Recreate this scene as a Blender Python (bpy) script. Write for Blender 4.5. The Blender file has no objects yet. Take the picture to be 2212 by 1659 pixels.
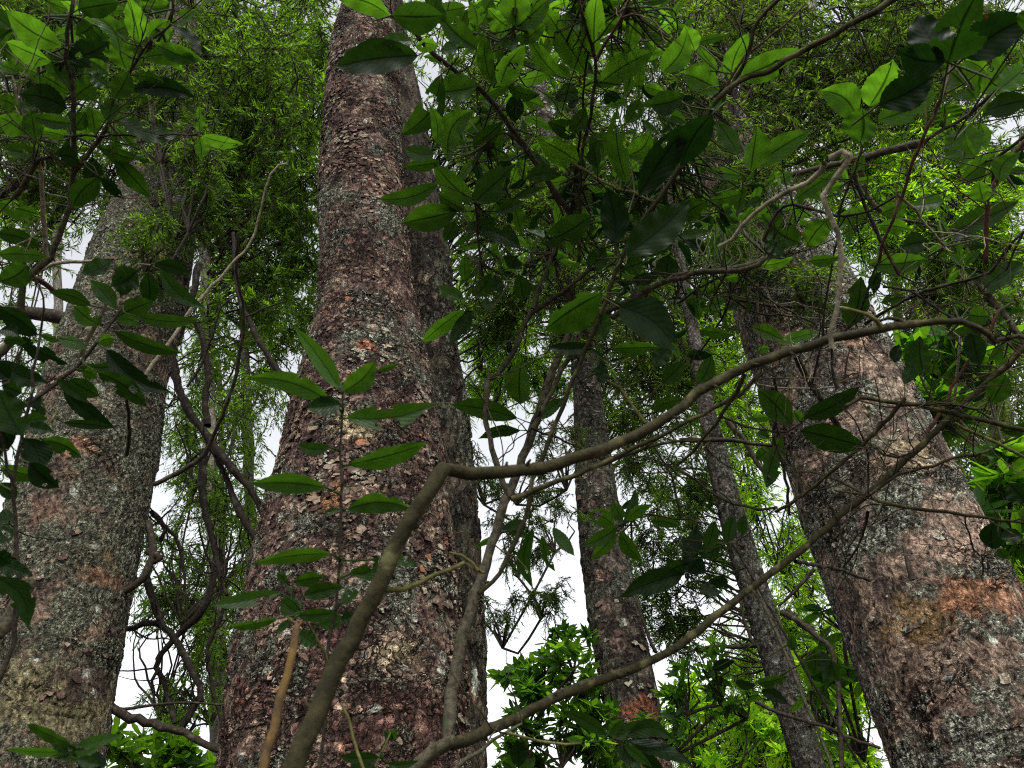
import bpy, math
import numpy as np
from mathutils import Vector, Matrix

SC = bpy.context.scene
COL = SC.collection
rng = np.random.default_rng(7)
R = math.radians

# ------------------------------------------------------------------ camera
PITCH, ROLL, F, CX, CY = R(35), R(6.4), 1640.0, 1106.0, 829.5
CAM = np.array([0.0, 0.0, 1.6])
fw = np.array([0, math.cos(PITCH), math.sin(PITCH)])
u0 = np.array([0, -math.sin(PITCH), math.cos(PITCH)])
r0_ = np.array([1.0, 0, 0])
rt = r0_ * math.cos(ROLL) - u0 * math.sin(ROLL)
up = u0 * math.cos(ROLL) + r0_ * math.sin(ROLL)
cd = bpy.data.cameras.new("camera")
cam = bpy.data.objects.new("camera", cd); COL.objects.link(cam)
m = Matrix.Identity(4)
for i in range(3):
    m[i][0], m[i][1], m[i][2], m[i][3] = rt[i], up[i], -fw[i], CAM[i]
cam.matrix_world = m
cd.sensor_width = 36; cd.lens = 36 * F / 2212
cd.clip_start = 0.05; cd.clip_end = 500
cd.dof.use_dof = True; cd.dof.focus_distance = 3.6; cd.dof.aperture_fstop = 11
SC.camera = cam

# ------------------------------------------------------------------ light
SUN_EL, SUN_AZ = R(52), R(165)          # azimuth from +Y, clockwise
w = bpy.data.worlds.new("World"); SC.world = w; w.use_nodes = True
nt = w.node_tree; nt.nodes.clear()
sky = nt.nodes.new("ShaderNodeTexSky"); sky.sky_type = 'NISHITA'; sky.sun_disc = False
sky.sun_elevation = SUN_EL; sky.sun_rotation = SUN_AZ
sky.air_density = 1.0; sky.dust_density = 4.0; sky.ozone_density = 1.0
hs = nt.nodes.new("ShaderNodeHueSaturation"); hs.inputs['Saturation'].default_value = 0.16
bg = nt.nodes.new("ShaderNodeBackground"); bg.inputs[1].default_value = 0.15
wo = nt.nodes.new("ShaderNodeOutputWorld")
nt.links.new(sky.outputs[0], hs.inputs['Color']); nt.links.new(hs.outputs[0], bg.inputs[0]); nt.links.new(bg.outputs[0], wo.inputs[0])
sl = bpy.data.lights.new("sun", 'SUN'); sl.energy = 1.0; sl.angle = R(12); sl.color = (1, 0.96, 0.88)
so = bpy.data.objects.new("sun", sl); COL.objects.link(so)
sd = Vector((math.sin(SUN_AZ) * math.cos(SUN_EL), math.cos(SUN_AZ) * math.cos(SUN_EL), math.sin(SUN_EL)))
so.rotation_euler = sd.to_track_quat('Z', 'Y').to_euler(); so.location = sd * 30
SC.view_settings.view_transform = 'Standard'; SC.view_settings.look = 'None'
SC.view_settings.gamma = 1; SC.view_settings.exposure = 1.28
SC.render.engine = 'CYCLES'
cy = SC.cycles
cy.max_bounces = 8; cy.diffuse_bounces = 4; cy.glossy_bounces = 2; cy.transmission_bounces = 4; cy.transparent_max_bounces = 4
cy.use_denoising = False; cy.filter_width = 1.15
cy.sample_clamp_indirect = 6

# ------------------------------------------------------------------ helpers
def ray(u, v):
    d = fw + rt * ((u - CX) / F) + up * ((CY - v) / F)
    return d / np.linalg.norm(d)
def pr(u, v, r): return CAM + ray(u, v) * r                 # by distance from the eye
def py(u, v, y):                                           # by horizontal distance
    d = ray(u, v); return CAM + d * (y / d[1])
def tl(c, r, x, y): return c * 737.33 + x / 3.0, r * 553.0 + y / 3.0   # tracing sheet -> picture
def nrm(a): return a / (np.linalg.norm(a, axis=-1, keepdims=True) + 1e-12)

class MB:
    def __init__(s): s.v, s.f, s.uv, s.t, s.n, s.extra = [], [], [], [], 0, None
    def add(s, v, f, uv=None, tone=0.5):
        v = np.asarray(v, float); f = np.asarray(f, int)
        s.v.append(v); s.f.append(f + s.n); s.n += len(v)
        s.uv.append(np.zeros((len(v), 2)) if uv is None else uv)
        s.t.append(np.full(len(v), tone) if np.isscalar(tone) else tone)
    def build(s, name, mat, parent=None, loc=(0, 0, 0), smooth=True):
        nf = sum(len(x) for x in s.f)
        if s.extra and s.extra[0].n:
            e = s.extra[0]; s.v += e.v; s.f += [x + s.n for x in e.f]; s.uv += e.uv; s.t += e.t
        v = np.concatenate(s.v) - np.asarray(loc); f = np.concatenate(s.f); uv = np.concatenate(s.uv); t = np.concatenate(s.t)
        me = bpy.data.meshes.new(name)
        me.vertices.add(len(v)); me.vertices.foreach_set("co", v.astype(np.float32).ravel())
        me.loops.add(f.size); me.loops.foreach_set("vertex_index", f.astype(np.int32).ravel())
        me.polygons.add(len(f)); me.polygons.foreach_set("loop_start", np.arange(0, f.size, 4, dtype=np.int32))
        me.polygons.foreach_set("loop_total", np.full(len(f), 4, np.int32))
        sm = np.full(len(f), smooth, bool)
        if s.extra and getattr(s.extra[0], 'flat', False): sm[nf:] = False
        me.polygons.foreach_set("use_smooth", sm)
        l = me.uv_layers.new(name="UVMap"); l.data.foreach_set("uv", uv[f.ravel()].astype(np.float32).ravel())
        a = me.attributes.new("tone", 'FLOAT', 'POINT'); a.data.foreach_set("value", t.astype(np.float32))
        me.update(calc_edges=True)
        me.materials.append(mat)
        if s.extra:
            me.materials.append(s.extra[1]); me.polygons.foreach_set("material_index", (np.arange(len(f)) >= nf).astype(np.int32))
        o = bpy.data.objects.new(name, me); COL.objects.link(o)
        if parent is not None: o.parent = parent
        return o

def thing(name, label, cat, loc=(0, 0, 0), group=None):
    o = bpy.data.objects.new(name, None); COL.objects.link(o)
    o.empty_display_size = 0.1
    o['label'] = label; o['category'] = cat
    if group: o['group'] = group
    return o

def spline(P, step):
    P = np.asarray(P, float)
    if len(P) == 2:
        n = max(2, int(np.linalg.norm(P[1, :3] - P[0, :3]) / step) + 1)
        return P[0] + (P[1] - P[0]) * np.linspace(0, 1, n)[:, None]
    Q = np.vstack([2 * P[0] - P[1], P, 2 * P[-1] - P[-2]])
    out = []
    for i in range(1, len(Q) - 2):
        p0, p1, p2, p3 = Q[i - 1], Q[i], Q[i + 1], Q[i + 2]
        n = max(1, int(np.linalg.norm(p2[:3] - p1[:3]) / step))
        for t in np.arange(n) / n:
            out.append(0.5 * (2 * p1 + (p2 - p0) * t + (2 * p0 - 5 * p1 + 4 * p2 - p3) * t * t + (3 * p1 - p0 - 3 * p2 + p3) * t ** 3))
    out.append(P[-1])
    return np.array(out)

def tube(mb, P, rad, sides=8, bump=0.0, tone=0.5, close=True):
    P = np.asarray(P, float); n = len(P); rad = np.broadcast_to(np.asarray(rad, float), (n,)).copy()
    T = nrm(np.gradient(P, axis=0))
    a = np.array([0.0, 0, 1]) if abs(T[0][2]) < 0.9 else np.array([1.0, 0, 0])
    N = np.zeros_like(P); x = nrm(np.cross(T[0], a))
    for i in range(n):
        x = nrm(x - T[i] * np.dot(x, T[i])); N[i] = x
    B = np.cross(T, N)
    th = np.linspace(0, 2 * np.pi, sides, endpoint=False)
    if bump and n > 8:
        k = np.interp(np.arange(n), np.linspace(0, n - 1, max(3, n // 4)), rng.normal(0, 1, max(3, n // 4))); rad = rad * (1 + 1.3 * bump * k)
    rr = rad[:, None] * (1 + bump * rng.normal(0, 1, (n, sides))) if bump else rad[:, None] * np.ones((1, sides))
    V = P[:, None] + rr[..., None] * (N[:, None] * np.cos(th)[None, :, None] + B[:, None] * np.sin(th)[None, :, None])
    V = V.reshape(-1, 3)
    if close:
        V = np.vstack([V, np.repeat(P[-1][None] + T[-1] * rad[-1] * .6, sides, 0) + 1e-5 * rng.normal(0, 1, (sides, 3))]); n += 1
    i = np.arange(n - 1)[:, None] * sides; j = np.arange(sides)[None]; k = (j + 1) % sides
    Fq = np.stack([i + j, i + k, i + sides + k, i + sides + j], -1).reshape(-1, 4)
    mb.add(V, Fq, tone=tone)

def prisms(mb, A, B, ra, rb, tone=0.5):          # many thin twigs at once
    n = len(A)
    if n == 0: return
    T = nrm(B - A); s = nrm(np.cross(T, rng.normal(0, 1, (n, 3)))); q = np.cross(T, s)
    th = np.array([0, 2.094, 4.189])
    off = s[:, None] * np.cos(th)[None, :, None] + q[:, None] * np.sin(th)[None, :, None]
    ra = np.broadcast_to(ra, (n,))[:, None, None]; rb = np.broadcast_to(rb, (n,))[:, None, None]
    V = np.concatenate([A[:, None] + off * ra, B[:, None] + off * rb], 1).reshape(-1, 3)
    f = np.array([[0, 1, 4, 3], [1, 2, 5, 4], [2, 0, 3, 5]])
    Fq = (np.arange(n)[:, None, None] * 6 + f[None]).reshape(-1, 4)
    mb.add(V, Fq, tone=tone)

# ------------------------------------------------------------------ materials
class G:
    def __init__(s, name):
        s.m = bpy.data.materials.new(name); s.m.use_nodes = True; s.t = s.m.node_tree; s.t.nodes.clear()
    def n(s, typ, out=0, props=None, **inp):
        nd = s.t.nodes.new("ShaderNode" + typ)
        for k, v in (props or {}).items(): setattr(nd, k, v)
        for k, v in inp.items():
            key = int(k[1:]) if k[0] == '_' and k[1:].isdigit() else k.replace('_', ' ')
            sk = nd.inputs[key]
            if hasattr(v, 'is_output') and not isinstance(v, (int, float, tuple)): s.t.links.new(v, sk)
            else: sk.default_value = v
        s.last = nd
        return nd.outputs[out]
    def ramp(s, fac, stops, interp='LINEAR'):
        nd = s.t.nodes.new("ShaderNodeValToRGB"); s.t.links.new(fac, nd.inputs[0]); cr = nd.color_ramp; cr.interpolation = interp
        while len(cr.elements) < len(stops): cr.elements.new(0.5)
        for e, (p, c) in zip(cr.elements, stops):
            e.position = p; e.color = (c, c, c, 1) if np.isscalar(c) else (*c, 1)
        return nd.outputs[0]
    def noise(s, vec, scale, detail=3, rough=.55, dist=0.0):
        return s.n("TexNoise", Vector=vec, Scale=scale, Detail=detail, Roughness=rough, Distortion=dist)
    def mix(s, fac, a, b, blend='MIX'):
        nd = s.t.nodes.new("ShaderNodeMix"); nd.data_type = 'RGBA'; nd.blend_type = blend
        for i, v in ((0, fac), (6, a), (7, b)):
            if hasattr(v, 'is_output'): s.t.links.new(v, nd.inputs[i])
            else: nd.inputs[i].default_value = v if np.isscalar(v) else (*v, 1)
        return nd.outputs[2]
    def math(s, op, a, b=0.0):
        return s.n("Math", props={'operation': op}, _0=a, _1=b)
    def off(s, vec, o, sc=(1, 1, 1)):
        return s.n("Mapping", Vector=vec, Location=o, Scale=sc)
    def out(s, surf, disp=None):
        o = s.t.nodes.new("ShaderNodeOutputMaterial"); s.t.links.new(surf, o.inputs[0])
        if disp is not None: s.t.links.new(disp, o.inputs[2])
        return s.m

def bark_mat(name, seed, tones, lichen=.5, lichen_col=(.42, .45, .34), plates=.5, rust=.5, rust_col=(.40, .15, .07), scale=1.0, pale=(.42, .32, .22), spots=(), fibre=0.0, gain=.37, pscale=17.0, pz=1.9):
    k_ = lambda c: tuple(x * gain for x in c)
    tones = [k_(c) for c in tones]; lichen_col, rust_col, pale = k_(lichen_col), k_(rust_col), k_(pale); spots = [(u, v, y, r, k_(c), k) for (u, v, y, r, c, k) in spots]
    g = G(name)
    raw = g.n("TexCoord", out=3)
    co = g.off(raw, (seed * 3.1, seed * 1.7, seed * .9), (scale, scale, scale))
    warp = g.n("TexNoise", out=1, Vector=co, Scale=5.0, Detail=5.0, Roughness=.62)
    wc = g.n("VectorMath", props={'operation': 'MULTIPLY_ADD'}, _0=warp, _1=(.16, .16, .16), _2=co)
    if fibre: wc = g.off(wc, (0, 0, 0), (1, 1, 1 - fibre))
    mid = g.noise(wc, 6.0, 7, .7)
    base = g.ramp(mid, [(.32, tones[0]), (.45, tones[1]), (.54, tones[2]), (.66, tones[3])])
    rm = g.ramp(g.noise(g.off(wc, (7, 2, 4), (1, 1, 1.7)), 2.3, 6, .65), [(.70 - .16 * rust, 0), (.74 - .16 * rust, 1)])
    rc = g.mix(g.ramp(g.noise(wc, 11, 4), [(.4, 0), (.6, 1)]), rust_col, pale)
    base = g.mix(g.math('MULTIPLY', rm, .85), base, rc)
    nospot = None
    for (u, v, y, rad, col, keep) in spots:       # stains, bare places and broad darker patches at set points on this trunk
        c = py(u, v, y)
        d = g.n("VectorMath", out=1, props={'operation': 'LENGTH'}, _0=g.n("VectorMath", props={'operation': 'MULTIPLY'}, _0=g.n("VectorMath", props={'operation': 'SUBTRACT'}, _0=raw, _1=tuple(c)), _1=(1, .35, 1.35)))
        d = g.math('ADD', d, g.math('MULTIPLY', g.math('SUBTRACT', g.noise(wc, 6, 7, .72), .5), rad * 3.4))
        mk = g.n("MapRange", Value=d, From_Min=rad * .55, From_Max=rad * .9, To_Min=1.0, To_Max=0.0)
        base = g.mix(g.math('MULTIPLY', mk, .9), base, g.mix(1.0, col, g.ramp(mid, [(.3, .55), (.5, 1), (.7, 1.35)]), 'MULTIPLY'))
        if keep: nospot = mk if nospot is None else g.math('MAXIMUM', nospot, mk)
    # scaly plates with ragged seams, plate-edge shadow painted dark into them
    vv = g.off(wc, (0, 0, 0), (1, 1, pz))
    vo = g.n("TexVoronoi", props={'feature': 'DISTANCE_TO_EDGE'}, Vector=vv, Scale=pscale)
    vc = g.n("TexVoronoi", out=1, Vector=vv, Scale=pscale)
    cell = g.n("SeparateColor", Color=vc); hue = g.last.outputs[1]
    pm = g.ramp(g.noise(g.off(co, (3, 8, 1)), 2.1, 5, .65), [(.62 - .3 * plates, 0), (.68 - .3 * plates, 1)])
    wid = g.noise(co, 4.0, 3)
    seam = g.n("MapRange", Value=g.math('SUBTRACT', vo, g.math('MULTIPLY', g.math('SUBTRACT', wid, .42), .30)), From_Min=.0, From_Max=.05, To_Min=1.0, To_Max=0.0)
    vo2 = g.n("TexVoronoi", props={'feature': 'DISTANCE_TO_EDGE'}, Vector=g.off(wc, (5, 1, 0), (1, 1, 2.4)), Scale=26.0)
    seam2 = g.ramp(vo2, [(0.0, 1), (.06, .3), (.12, 0)])
    seam = g.math('MULTIPLY', g.math('MAXIMUM', seam, g.math('MULTIPLY', seam2, g.ramp(wid, [(.45, 0), (.6, .8)]))), pm)
    base = g.mix(g.math('MULTIPLY', pm, .8), base, g.mix(1.0, base, g.ramp(cell, [(0, .35), (.6, .9), (1, 2.3)]), 'MULTIPLY'))
    # lichen: crumbs gathered in ragged patches, some greener than others
    lm = g.ramp(g.noise(g.off(wc, (2, 5, 9), (1, 1, 1.4)), 2.3, 7, .72), [(.68 - .36 * lichen, 0), (.74 - .36 * lichen, 1)])
    if nospot is not None: lm = g.math('MULTIPLY', lm, g.math('SUBTRACT', 1.0, g.math('MULTIPLY', nospot, .9)))
    fine = g.noise(g.off(co, (1, 1, 1), (1, 1, 1.4)), 58, 4, .65, 1.0)
    crumb = g.ramp(fine, [(.485, 0), (.53, 1)])
    lc = g.mix(g.ramp(g.noise(co, 8, 5, .7), [(.42, 0), (.6, 1)]), tuple(c * .62 for c in lichen_col), tuple(c * 1.3 for c in lichen_col))
    base = g.mix(g.math('MULTIPLY', lm, .88), base, (.026, .024, .018))
    base = g.mix(g.math('MULTIPLY', lm, crumb), base, lc)
    sp = g.n("TexVoronoi", Vector=g.off(wc, (4, 4, 4)), Scale=5.0)
    spn = g.math('ADD', sp, g.math('MULTIPLY', g.math('SUBTRACT', fine, .5), .25))
    base = g.mix(g.ramp(spn, [(.10, .85), (.15, 0)]), base, k_((.55, .57, .48)))
    grain = g.noise(g.off(wc, (0, 0, 0), (1, 1, .75)), 40, 6, .75)
    base = g.mix(1.0, base, g.ramp(grain, [(.37, .05), (.46, .6), (.54, 1.25), (.65, 3.2)]), 'MULTIPLY')
    base = g.mix(seam, base, (.010, .007, .006))
    h = g.math('MULTIPLY', mid, .014)
    h = g.math('ADD', h, g.math('MULTIPLY', g.math('MULTIPLY', lm, crumb), .008))
    h = g.math('ADD', h, g.math('MULTIPLY', seam, -.016))
    h = g.math('ADD', h, g.math('MULTIPLY', g.math('MULTIPLY', cell, pm), .014))
    h = g.math('ADD', h, g.math('MULTIPLY', grain, .018))
    d = g.n("Displacement", Height=h, Midlevel=.018, Scale=1.0)
    p = g.n("BsdfPrincipled", Base_Color=base, Roughness=.85)
    g.last.inputs['Specular IOR Level'].default_value = .06
    mt = g.out(p, d); mt.displacement_method = 'BOTH'
    return mt

def twig_mat(name, c1, c2, c3, sc=60):
    g = G(name); co = g.n("TexCoord", out=3)
    a = g.noise(co, sc, 5, .65); b = g.noise(g.off(co, (3, 1, 2)), sc * .3, 3)
    c = g.mix(g.ramp(a, [(.4, 0), (.6, 1)]), c1, c2)
    c = g.mix(g.ramp(b, [(.56, 0), (.66, 1)]), c, c3)
    bp = g.n("Bump", Height=a, Strength=.7, Distance=.004)
    p = g.n("BsdfPrincipled", Base_Color=c, Roughness=.8, Normal=bp)
    g.last.inputs['Specular IOR Level'].default_value = .08
    return g.out(p)

def leaf_mat(name, dark, light, tr_dark, tr_light, fac=.5, rough=.36, veins=True, spec=.11):
    g = G(name)
    at = g.n("Attribute", out=2, props={'attribute_name': 'tone'})
    col = g.mix(at, dark, light); trc = g.mix(at, tr_dark, tr_light)
    co = g.n("TexCoord", out=3); blotch = g.noise(co, 45, 3)
    nrmal = None
    if veins:
        uv = g.n("TexCoord", out=2); xy = g.n("SeparateXYZ", Vector=uv); y = g.last.outputs[1]
        s = g.math('ABSOLUTE', g.math('SUBTRACT', xy, .5))
        midr = g.ramp(s, [(.016, 1), (.048, 0)])
        ph = g.math('SUBTRACT', g.math('MULTIPLY', y, 8.5), g.math('MULTIPLY', s, 5.0))
        fr = g.math('ABSOLUTE', g.math('SUBTRACT', g.math('FRACT', ph), .5))
        side = g.math('MULTIPLY', g.ramp(fr, [(.0, 1), (.07, 0)]), g.ramp(s, [(.28, 1), (.46, 0)]))
        v = g.math('MAXIMUM', midr, g.math('MULTIPLY', side, .6))
        trc = g.mix(g.math('MULTIPLY', v, .9), trc, g.mix(1.0, trc, (.12, .15, .1), 'MULTIPLY'))
        col = g.mix(g.math('MULTIPLY', v, .45), col, g.mix(1.0, col, (.5, .5, .5), 'MULTIPLY'))
        hh = g.math('ADD', g.math('MULTIPLY', v, -.6), g.math('MULTIPLY', fr, .9))
        nrmal = g.n("Bump", Height=hh, Strength=.22, Distance=.002)
    bl = g.ramp(blotch, [(.3, .8), (.7, 1.15)])
    col = g.mix(1.0, col, bl, 'MULTIPLY'); trc = g.mix(1.0, trc, bl, 'MULTIPLY')
    if veins:
        br = g.ramp(g.noise(g.off(co, (3, 3, 3)), 26, 4, .7), [(.70, 0), (.74, .8)]); col = g.mix(br, col, (.07, .04, .012)); trc = g.mix(br, trc, (.06, .03, .006))
    p = g.n("BsdfPrincipled", Base_Color=col, Roughness=rough)
    pn = g.last; pn.inputs['Specular IOR Level'].default_value = spec
    t = g.n("BsdfTranslucent", Color=trc)
    if nrmal is not None:
        g.t.links.new(nrmal, pn.inputs['Normal'])
    mx = g.n("MixShader", _0=fac, _1=p, _2=t)
    return g.out(mx)

M = {}
M['bark_speckled'] = bark_mat('speckled_bark', 1.0, [(.05, .038, .03), (.14, .105, .08), (.26, .19, .135), (.40, .29, .20)], lichen=.70, plates=.3, rust=.45, rust_col=(.40, .19, .11), pale=(.38, .30, .17), lichen_col=(.31, .34, .235),
    spots=[(330, 330, 4.3, .7, (.10, .085, .065), 0), (180, 965, 4.3, .17, (.42, .22, .14), 1), (195, 1220, 4.3, .15, (.33, .18, .11), 1), (205, 1170, 4.3, .16, (.36, .27, .13), 1), (100, 1500, 4.3, .42, (.26, .23, .12), 1), (150, 1440, 4.3, .2, (.12, .085, .07), 1), (95, 1110, 4.3, .18, (.20, .12, .09), 1), (250, 650, 4.3, .15, (.36, .27, .2), 1)])
M['bark_scaly'] = bark_mat('scaly_bark', 2.3, [(.05, .028, .026), (.125, .075, .064), (.24, .165, .125), (.44, .34, .24)], lichen=.46, plates=.72, rust=.40, rust_col=(.45, .15, .07),
    spots=[(790, 735, 3.7, .085, (.55, .20, .11), 1), (845, 745, 3.7, .07, (.50, .20, .10), 1), (715, 1085, 3.7, .15, (.44, .23, .10), 1), (690, 880, 3.7, .10, (.48, .25, .13), 1), (760, 915, 3.7, .2, (.45, .37, .22), 1), (640, 1480, 3.7, .36, (.13, .065, .055), 0), (850, 1420, 3.7, .15, (.40, .33, .20), 1), (860, 1560, 3.7, .25, (.15, .08, .065), 0)])
M['bark_fibrous_shaded'] = bark_mat('fibrous_bark_shaded', 3.3, gain=.36, tones= [(.02, .015, .012), (.045, .035, .026), (.085, .068, .048), (.16, .13, .09)], lichen=.42, plates=.6, rust=.2, fibre=.72, lichen_col=(.17, .19, .13))  # tones darkened to paint in the shade on the side trunk
M['bark_rusty'] = bark_mat('rusty_bark', 4.4, gain=.42, tones= [(.05, .038, .032), (.14, .10, .08), (.29, .21, .155), (.46, .34, .25)], lichen=.60, plates=.42, rust=.45, rust_col=(.46, .20, .10), pale=(.46, .34, .24), lichen_col=(.40, .43, .34),
    spots=[(1720, 600, 4.0, .62, (.09, .085, .06), 0), (1620, 420, 4.0, .6, (.07, .07, .05), 0), (1800, 1050, 4.0, .3, (.10, .09, .07), 0), (1990, 1340, 4.0, .20, (.27, .17, .075), 1), (2070, 1300, 4.0, .19, (.33, .15, .075), 1), (2160, 1290, 4.0, .22, (.37, .18, .10), 1), (2050, 1190, 4.0, .24, (.48, .34, .26), 1), (2120, 1120, 4.0, .3, (.46, .33, .25), 1), (1950, 990, 4.0, .22, (.44, .35, .22), 1), (1850, 1270, 4.0, .17, (.10, .075, .065), 1), (2060, 1500, 4.0, .25, (.24, .17, .13), 0), (1940, 850, 4.0, .18, (.42, .33, .25), 1)])
M['bark_dark'] = bark_mat('dark_bark', 6.2, gain=.33, tones= [(.03, .026, .023), (.075, .062, .05), (.14, .115, .09), (.24, .19, .15)], lichen=.62, plates=.4, rust=.42, rust_col=(.30, .13, .08), lichen_col=(.18, .20, .145), scale=.7,
    spots=[(1300, 1235, 7.3, .10, (.34, .22, .17), 1), (1375, 1540, 7.3, .22, (.36, .14, .08), 1), (1310, 1300, 7.3, .12, (.30, .2, .16), 1), (1420, 1640, 7.3, .2, (.34, .2, .15), 1), (1330, 1390, 7.3, .12, (.26, .18, .15), 1)])
M['bark_grey'] = bark_mat('grey_bark', 8.8, gain=.22, tones= [(.04, .036, .032), (.12, .10, .085), (.22, .19, .16), (.32, .29, .25)], lichen=.6, plates=.3, rust=.3, lichen_col=(.24, .25, .21), scale=.7)
M['branch_brown'] = twig_mat('brown_branch', (0.0259, 0.023, 0.0101), (0.013, 0.0122, 0.0058), (0.0612, 0.0576, 0.0259), 70)
M['branch_lichen'] = twig_mat('lichened_branch', (0.0202, 0.0173, 0.0108), (0.054, 0.049, 0.0324), (0.0324, 0.036, 0.0173), 90)
M['twig_dark'] = twig_mat('dark_twig', (0.013, 0.0101, 0.0072), (0.0288, 0.023, 0.0166), (0.0432, 0.0403, 0.0288), 90)
M['twig_black'] = twig_mat('black_twig', (.008, .006, .005), (.02, .015, .011), (.035, .034, .024), 40)
M['stalk'] = twig_mat('leaf_stalk', (.022, .034, .010), (.03, .03, .012), (.04, .05, .016), 90)
M['twig_red'] = twig_mat('red_twig', (0.072, 0.0288, 0.0216), (0.036, 0.0216, 0.0158), (0.1152, 0.0864, 0.0648), 60)
M['twig_pale'] = twig_mat('pale_twig', (.10, .09, .06), (.20, .18, .125), (.06, .055, .035), 90)
M['stick_yellow'] = twig_mat('yellow_stick', (.045, .03, .015), (.10, .062, .02), (.11, .11, .045), 45)
M['shoot_green'] = twig_mat('green_shoot', (0.072, 0.072, 0.0216), (0.0432, 0.0396, 0.0144), (0.108, 0.1008, 0.0432), 90)
M['leaf'] = leaf_mat('glossy_leaf', (.004, .013, .002), (.018, .052, .006), (.005, .021, .0015), (.135, .34, .012), fac=.5)  # dark end paints shaded leaves, light end backlit ones
M['leaf_bush'] = leaf_mat('bush_leaf', (.010, .033, .004), (.038, .1, .009), (.045, .16, .005), (.29, .60, .016), fac=.55, veins=False, rough=.4)
M['needle_dark'] = leaf_mat('needle_dark', (.012, .026, .004), (.04, .08, .009), (.032, .065, .004), (.23, .46, .018), fac=.5, veins=False, rough=.6, spec=.08)
M['needle_olive'] = leaf_mat('needle_olive', (.014, .026, .004), (.043, .075, .009), (.04, .08, .005), (.25, .46, .025), fac=.5, veins=False, rough=.6, spec=.08)
M['needle_lime'] = leaf_mat('needle_lime', (.07, .15, .010), (.14, .28, .017), (.30, .62, .017), (.58, .92, .045), fac=.66, veins=False, rough=.6, spec=.08)  # sunlit glow of far foliage put into colour and translucency
g = G('leaf_litter'); co = g.n("TexCoord", out=3)
c = g.ramp(g.noise(co, 9, 8, .7), [(.3, (.02, .015, .01)), (.5, (.06, .04, .025)), (.7, (.05, .06, .02))])
M['litter'] = g.out(g.n("BsdfPrincipled", Base_Color=c, Roughness=.95))

# ------------------------------------------------------------------ ground
gx = np.linspace(-60, 60, 121); X, Y = np.meshgrid(gx, gx); Y = Y + 20
Z = .12 * np.sin(X * .7 + 1) * np.cos(Y * .5) + .06 * np.sin(X * 2.1) * np.sin(Y * 1.7) - .1
mb = MB(); i = np.arange(120)[:, None] * 121 + np.arange(120)[None]
mb.add(np.stack([X, Y, Z], -1).reshape(-1, 3), np.stack([i, i + 1, i + 122, i + 121], -1).reshape(-1, 4))
o = mb.build('ground', M['litter']); o['kind'] = 'structure'

# ------------------------------------------------------------------ big trunks
def trunk_pts(rows, y, base_flare=1.15, above=3.0):
    rows = sorted(rows, key=lambda r: -r[0]); P, Rd = [], []
    for v, a, b in rows:
        d1, d2 = ray(a, v), ray(b, v); c = py((a + b) / 2, v, y); dist = np.linalg.norm(c - CAM)
        ang = math.acos(min(1, float(np.dot(d1, d2)))) / 2
        P.append(c); Rd.append(dist * math.sin(ang))
    P, Rd = np.array(P), np.array(Rd)
    # smooth radii a little
    k = np.array([.25, .5, .25]); Rs = Rd.copy()
    if len(Rd) > 2: Rs[1:-1] = np.convolve(Rd, k, 'valid')
    Rd = Rs
    j = min(len(P) - 1, 4); s = (P[j] - P[0]) / (P[j][2] - P[0][2])
    low = P[0] - s * (P[0][2] + .25); low[1] = y
    P = np.vstack([low, P]); Rd = np.concatenate([[Rd[0] * base_flare], Rd])
    e = nrm(P[-1] - P[-3]); P = np.vstack([P, P[-1] + e * above]); Rd = np.concatenate([Rd, [Rd[-1] * .85]])
    return np.hstack([P, Rd[:, None]])

def trunk_mesh(rows, y, seed, nth=320, step=.016, lump=.02, fin=None, **kw):
    Q = spline(trunk_pts(rows, y, **kw), step)
    P, rad = Q[:, :3], Q[:, 3]; n = len(P)
    T = nrm(np.gradient(P, axis=0)); a = np.array([1.0, 0, 0]); Nn = nrm(a - T * (T @ a)[:, None]); B = np.cross(T, Nn)
    th = np.linspace(0, 2 * np.pi, nth, endpoint=False); rs = np.random.default_rng(seed)
    z = P[:, 2][:, None]; d = np.zeros((n, nth))
    for k in range(14):
        q = rs.integers(1, 9); fz = rs.uniform(.3, 3.2); d += rs.normal() / (1 + .25 * q) * np.sin(q * th[None] + fz * z + rs.uniform(0, 6.28)) * .5
    rr = rad[:, None] * (1 + lump * d)
    if fin: rr = rr * (1 + fin(th[None], z))
    V = P[:, None] + rr[..., None] * (Nn[:, None] * np.cos(th)[None, :, None] + B[:, None] * np.sin(th)[None, :, None])
    i = np.arange(n - 1)[:, None] * nth; j = np.arange(nth)[None]; k = (j + 1) % nth
    Fq = np.stack([i + j, i + k, i + nth + k, i + nth + j], -1).reshape(-1, 4)
    mb = MB(); mb.add(V.reshape(-1, 3), Fq); return mb, Q

ROWS_L = [(0, 352, 420), (110, 345, 424), (300, 300, 425), (460, 235, 432), (560, 195, 418), (683, 150, 395), (823, 95, 366), (913, 72, 358), (1020, 42, 341), (1106, 12, 326), (1266, -34, 292), (1426, -75, 268), (1556, -105, 243), (1650, -125, 232)]
ROWS_C = [(0, 742, 850), (110, 710, 862), (250, 697, 868), (430, 694, 872), (553, 693, 885), (653, 687, 898), (720, 676, 912), (800, 650, 928), (886, 624, 944), (1000, 604, 960), (1090, 577, 972), (1173, 560, 984), (1290, 540, 998), (1400, 511, 1010), (1500, 500, 1018), (1600, 484, 1024), (1655, 478, 1026)]
ROWS_CS = [(0, 800, 868), (110, 808, 886), (250, 822, 916), (430, 836, 950), (553, 846, 974), (720, 868, 983), (886, 892, 1010), (1000, 906, 1018), (1090, 916, 1029), (1173, 922, 1037), (1290, 932, 1043), (1400, 940, 1048), (1500, 948, 1051), (1600, 952, 1053), (1655, 954, 1054)]
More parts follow.
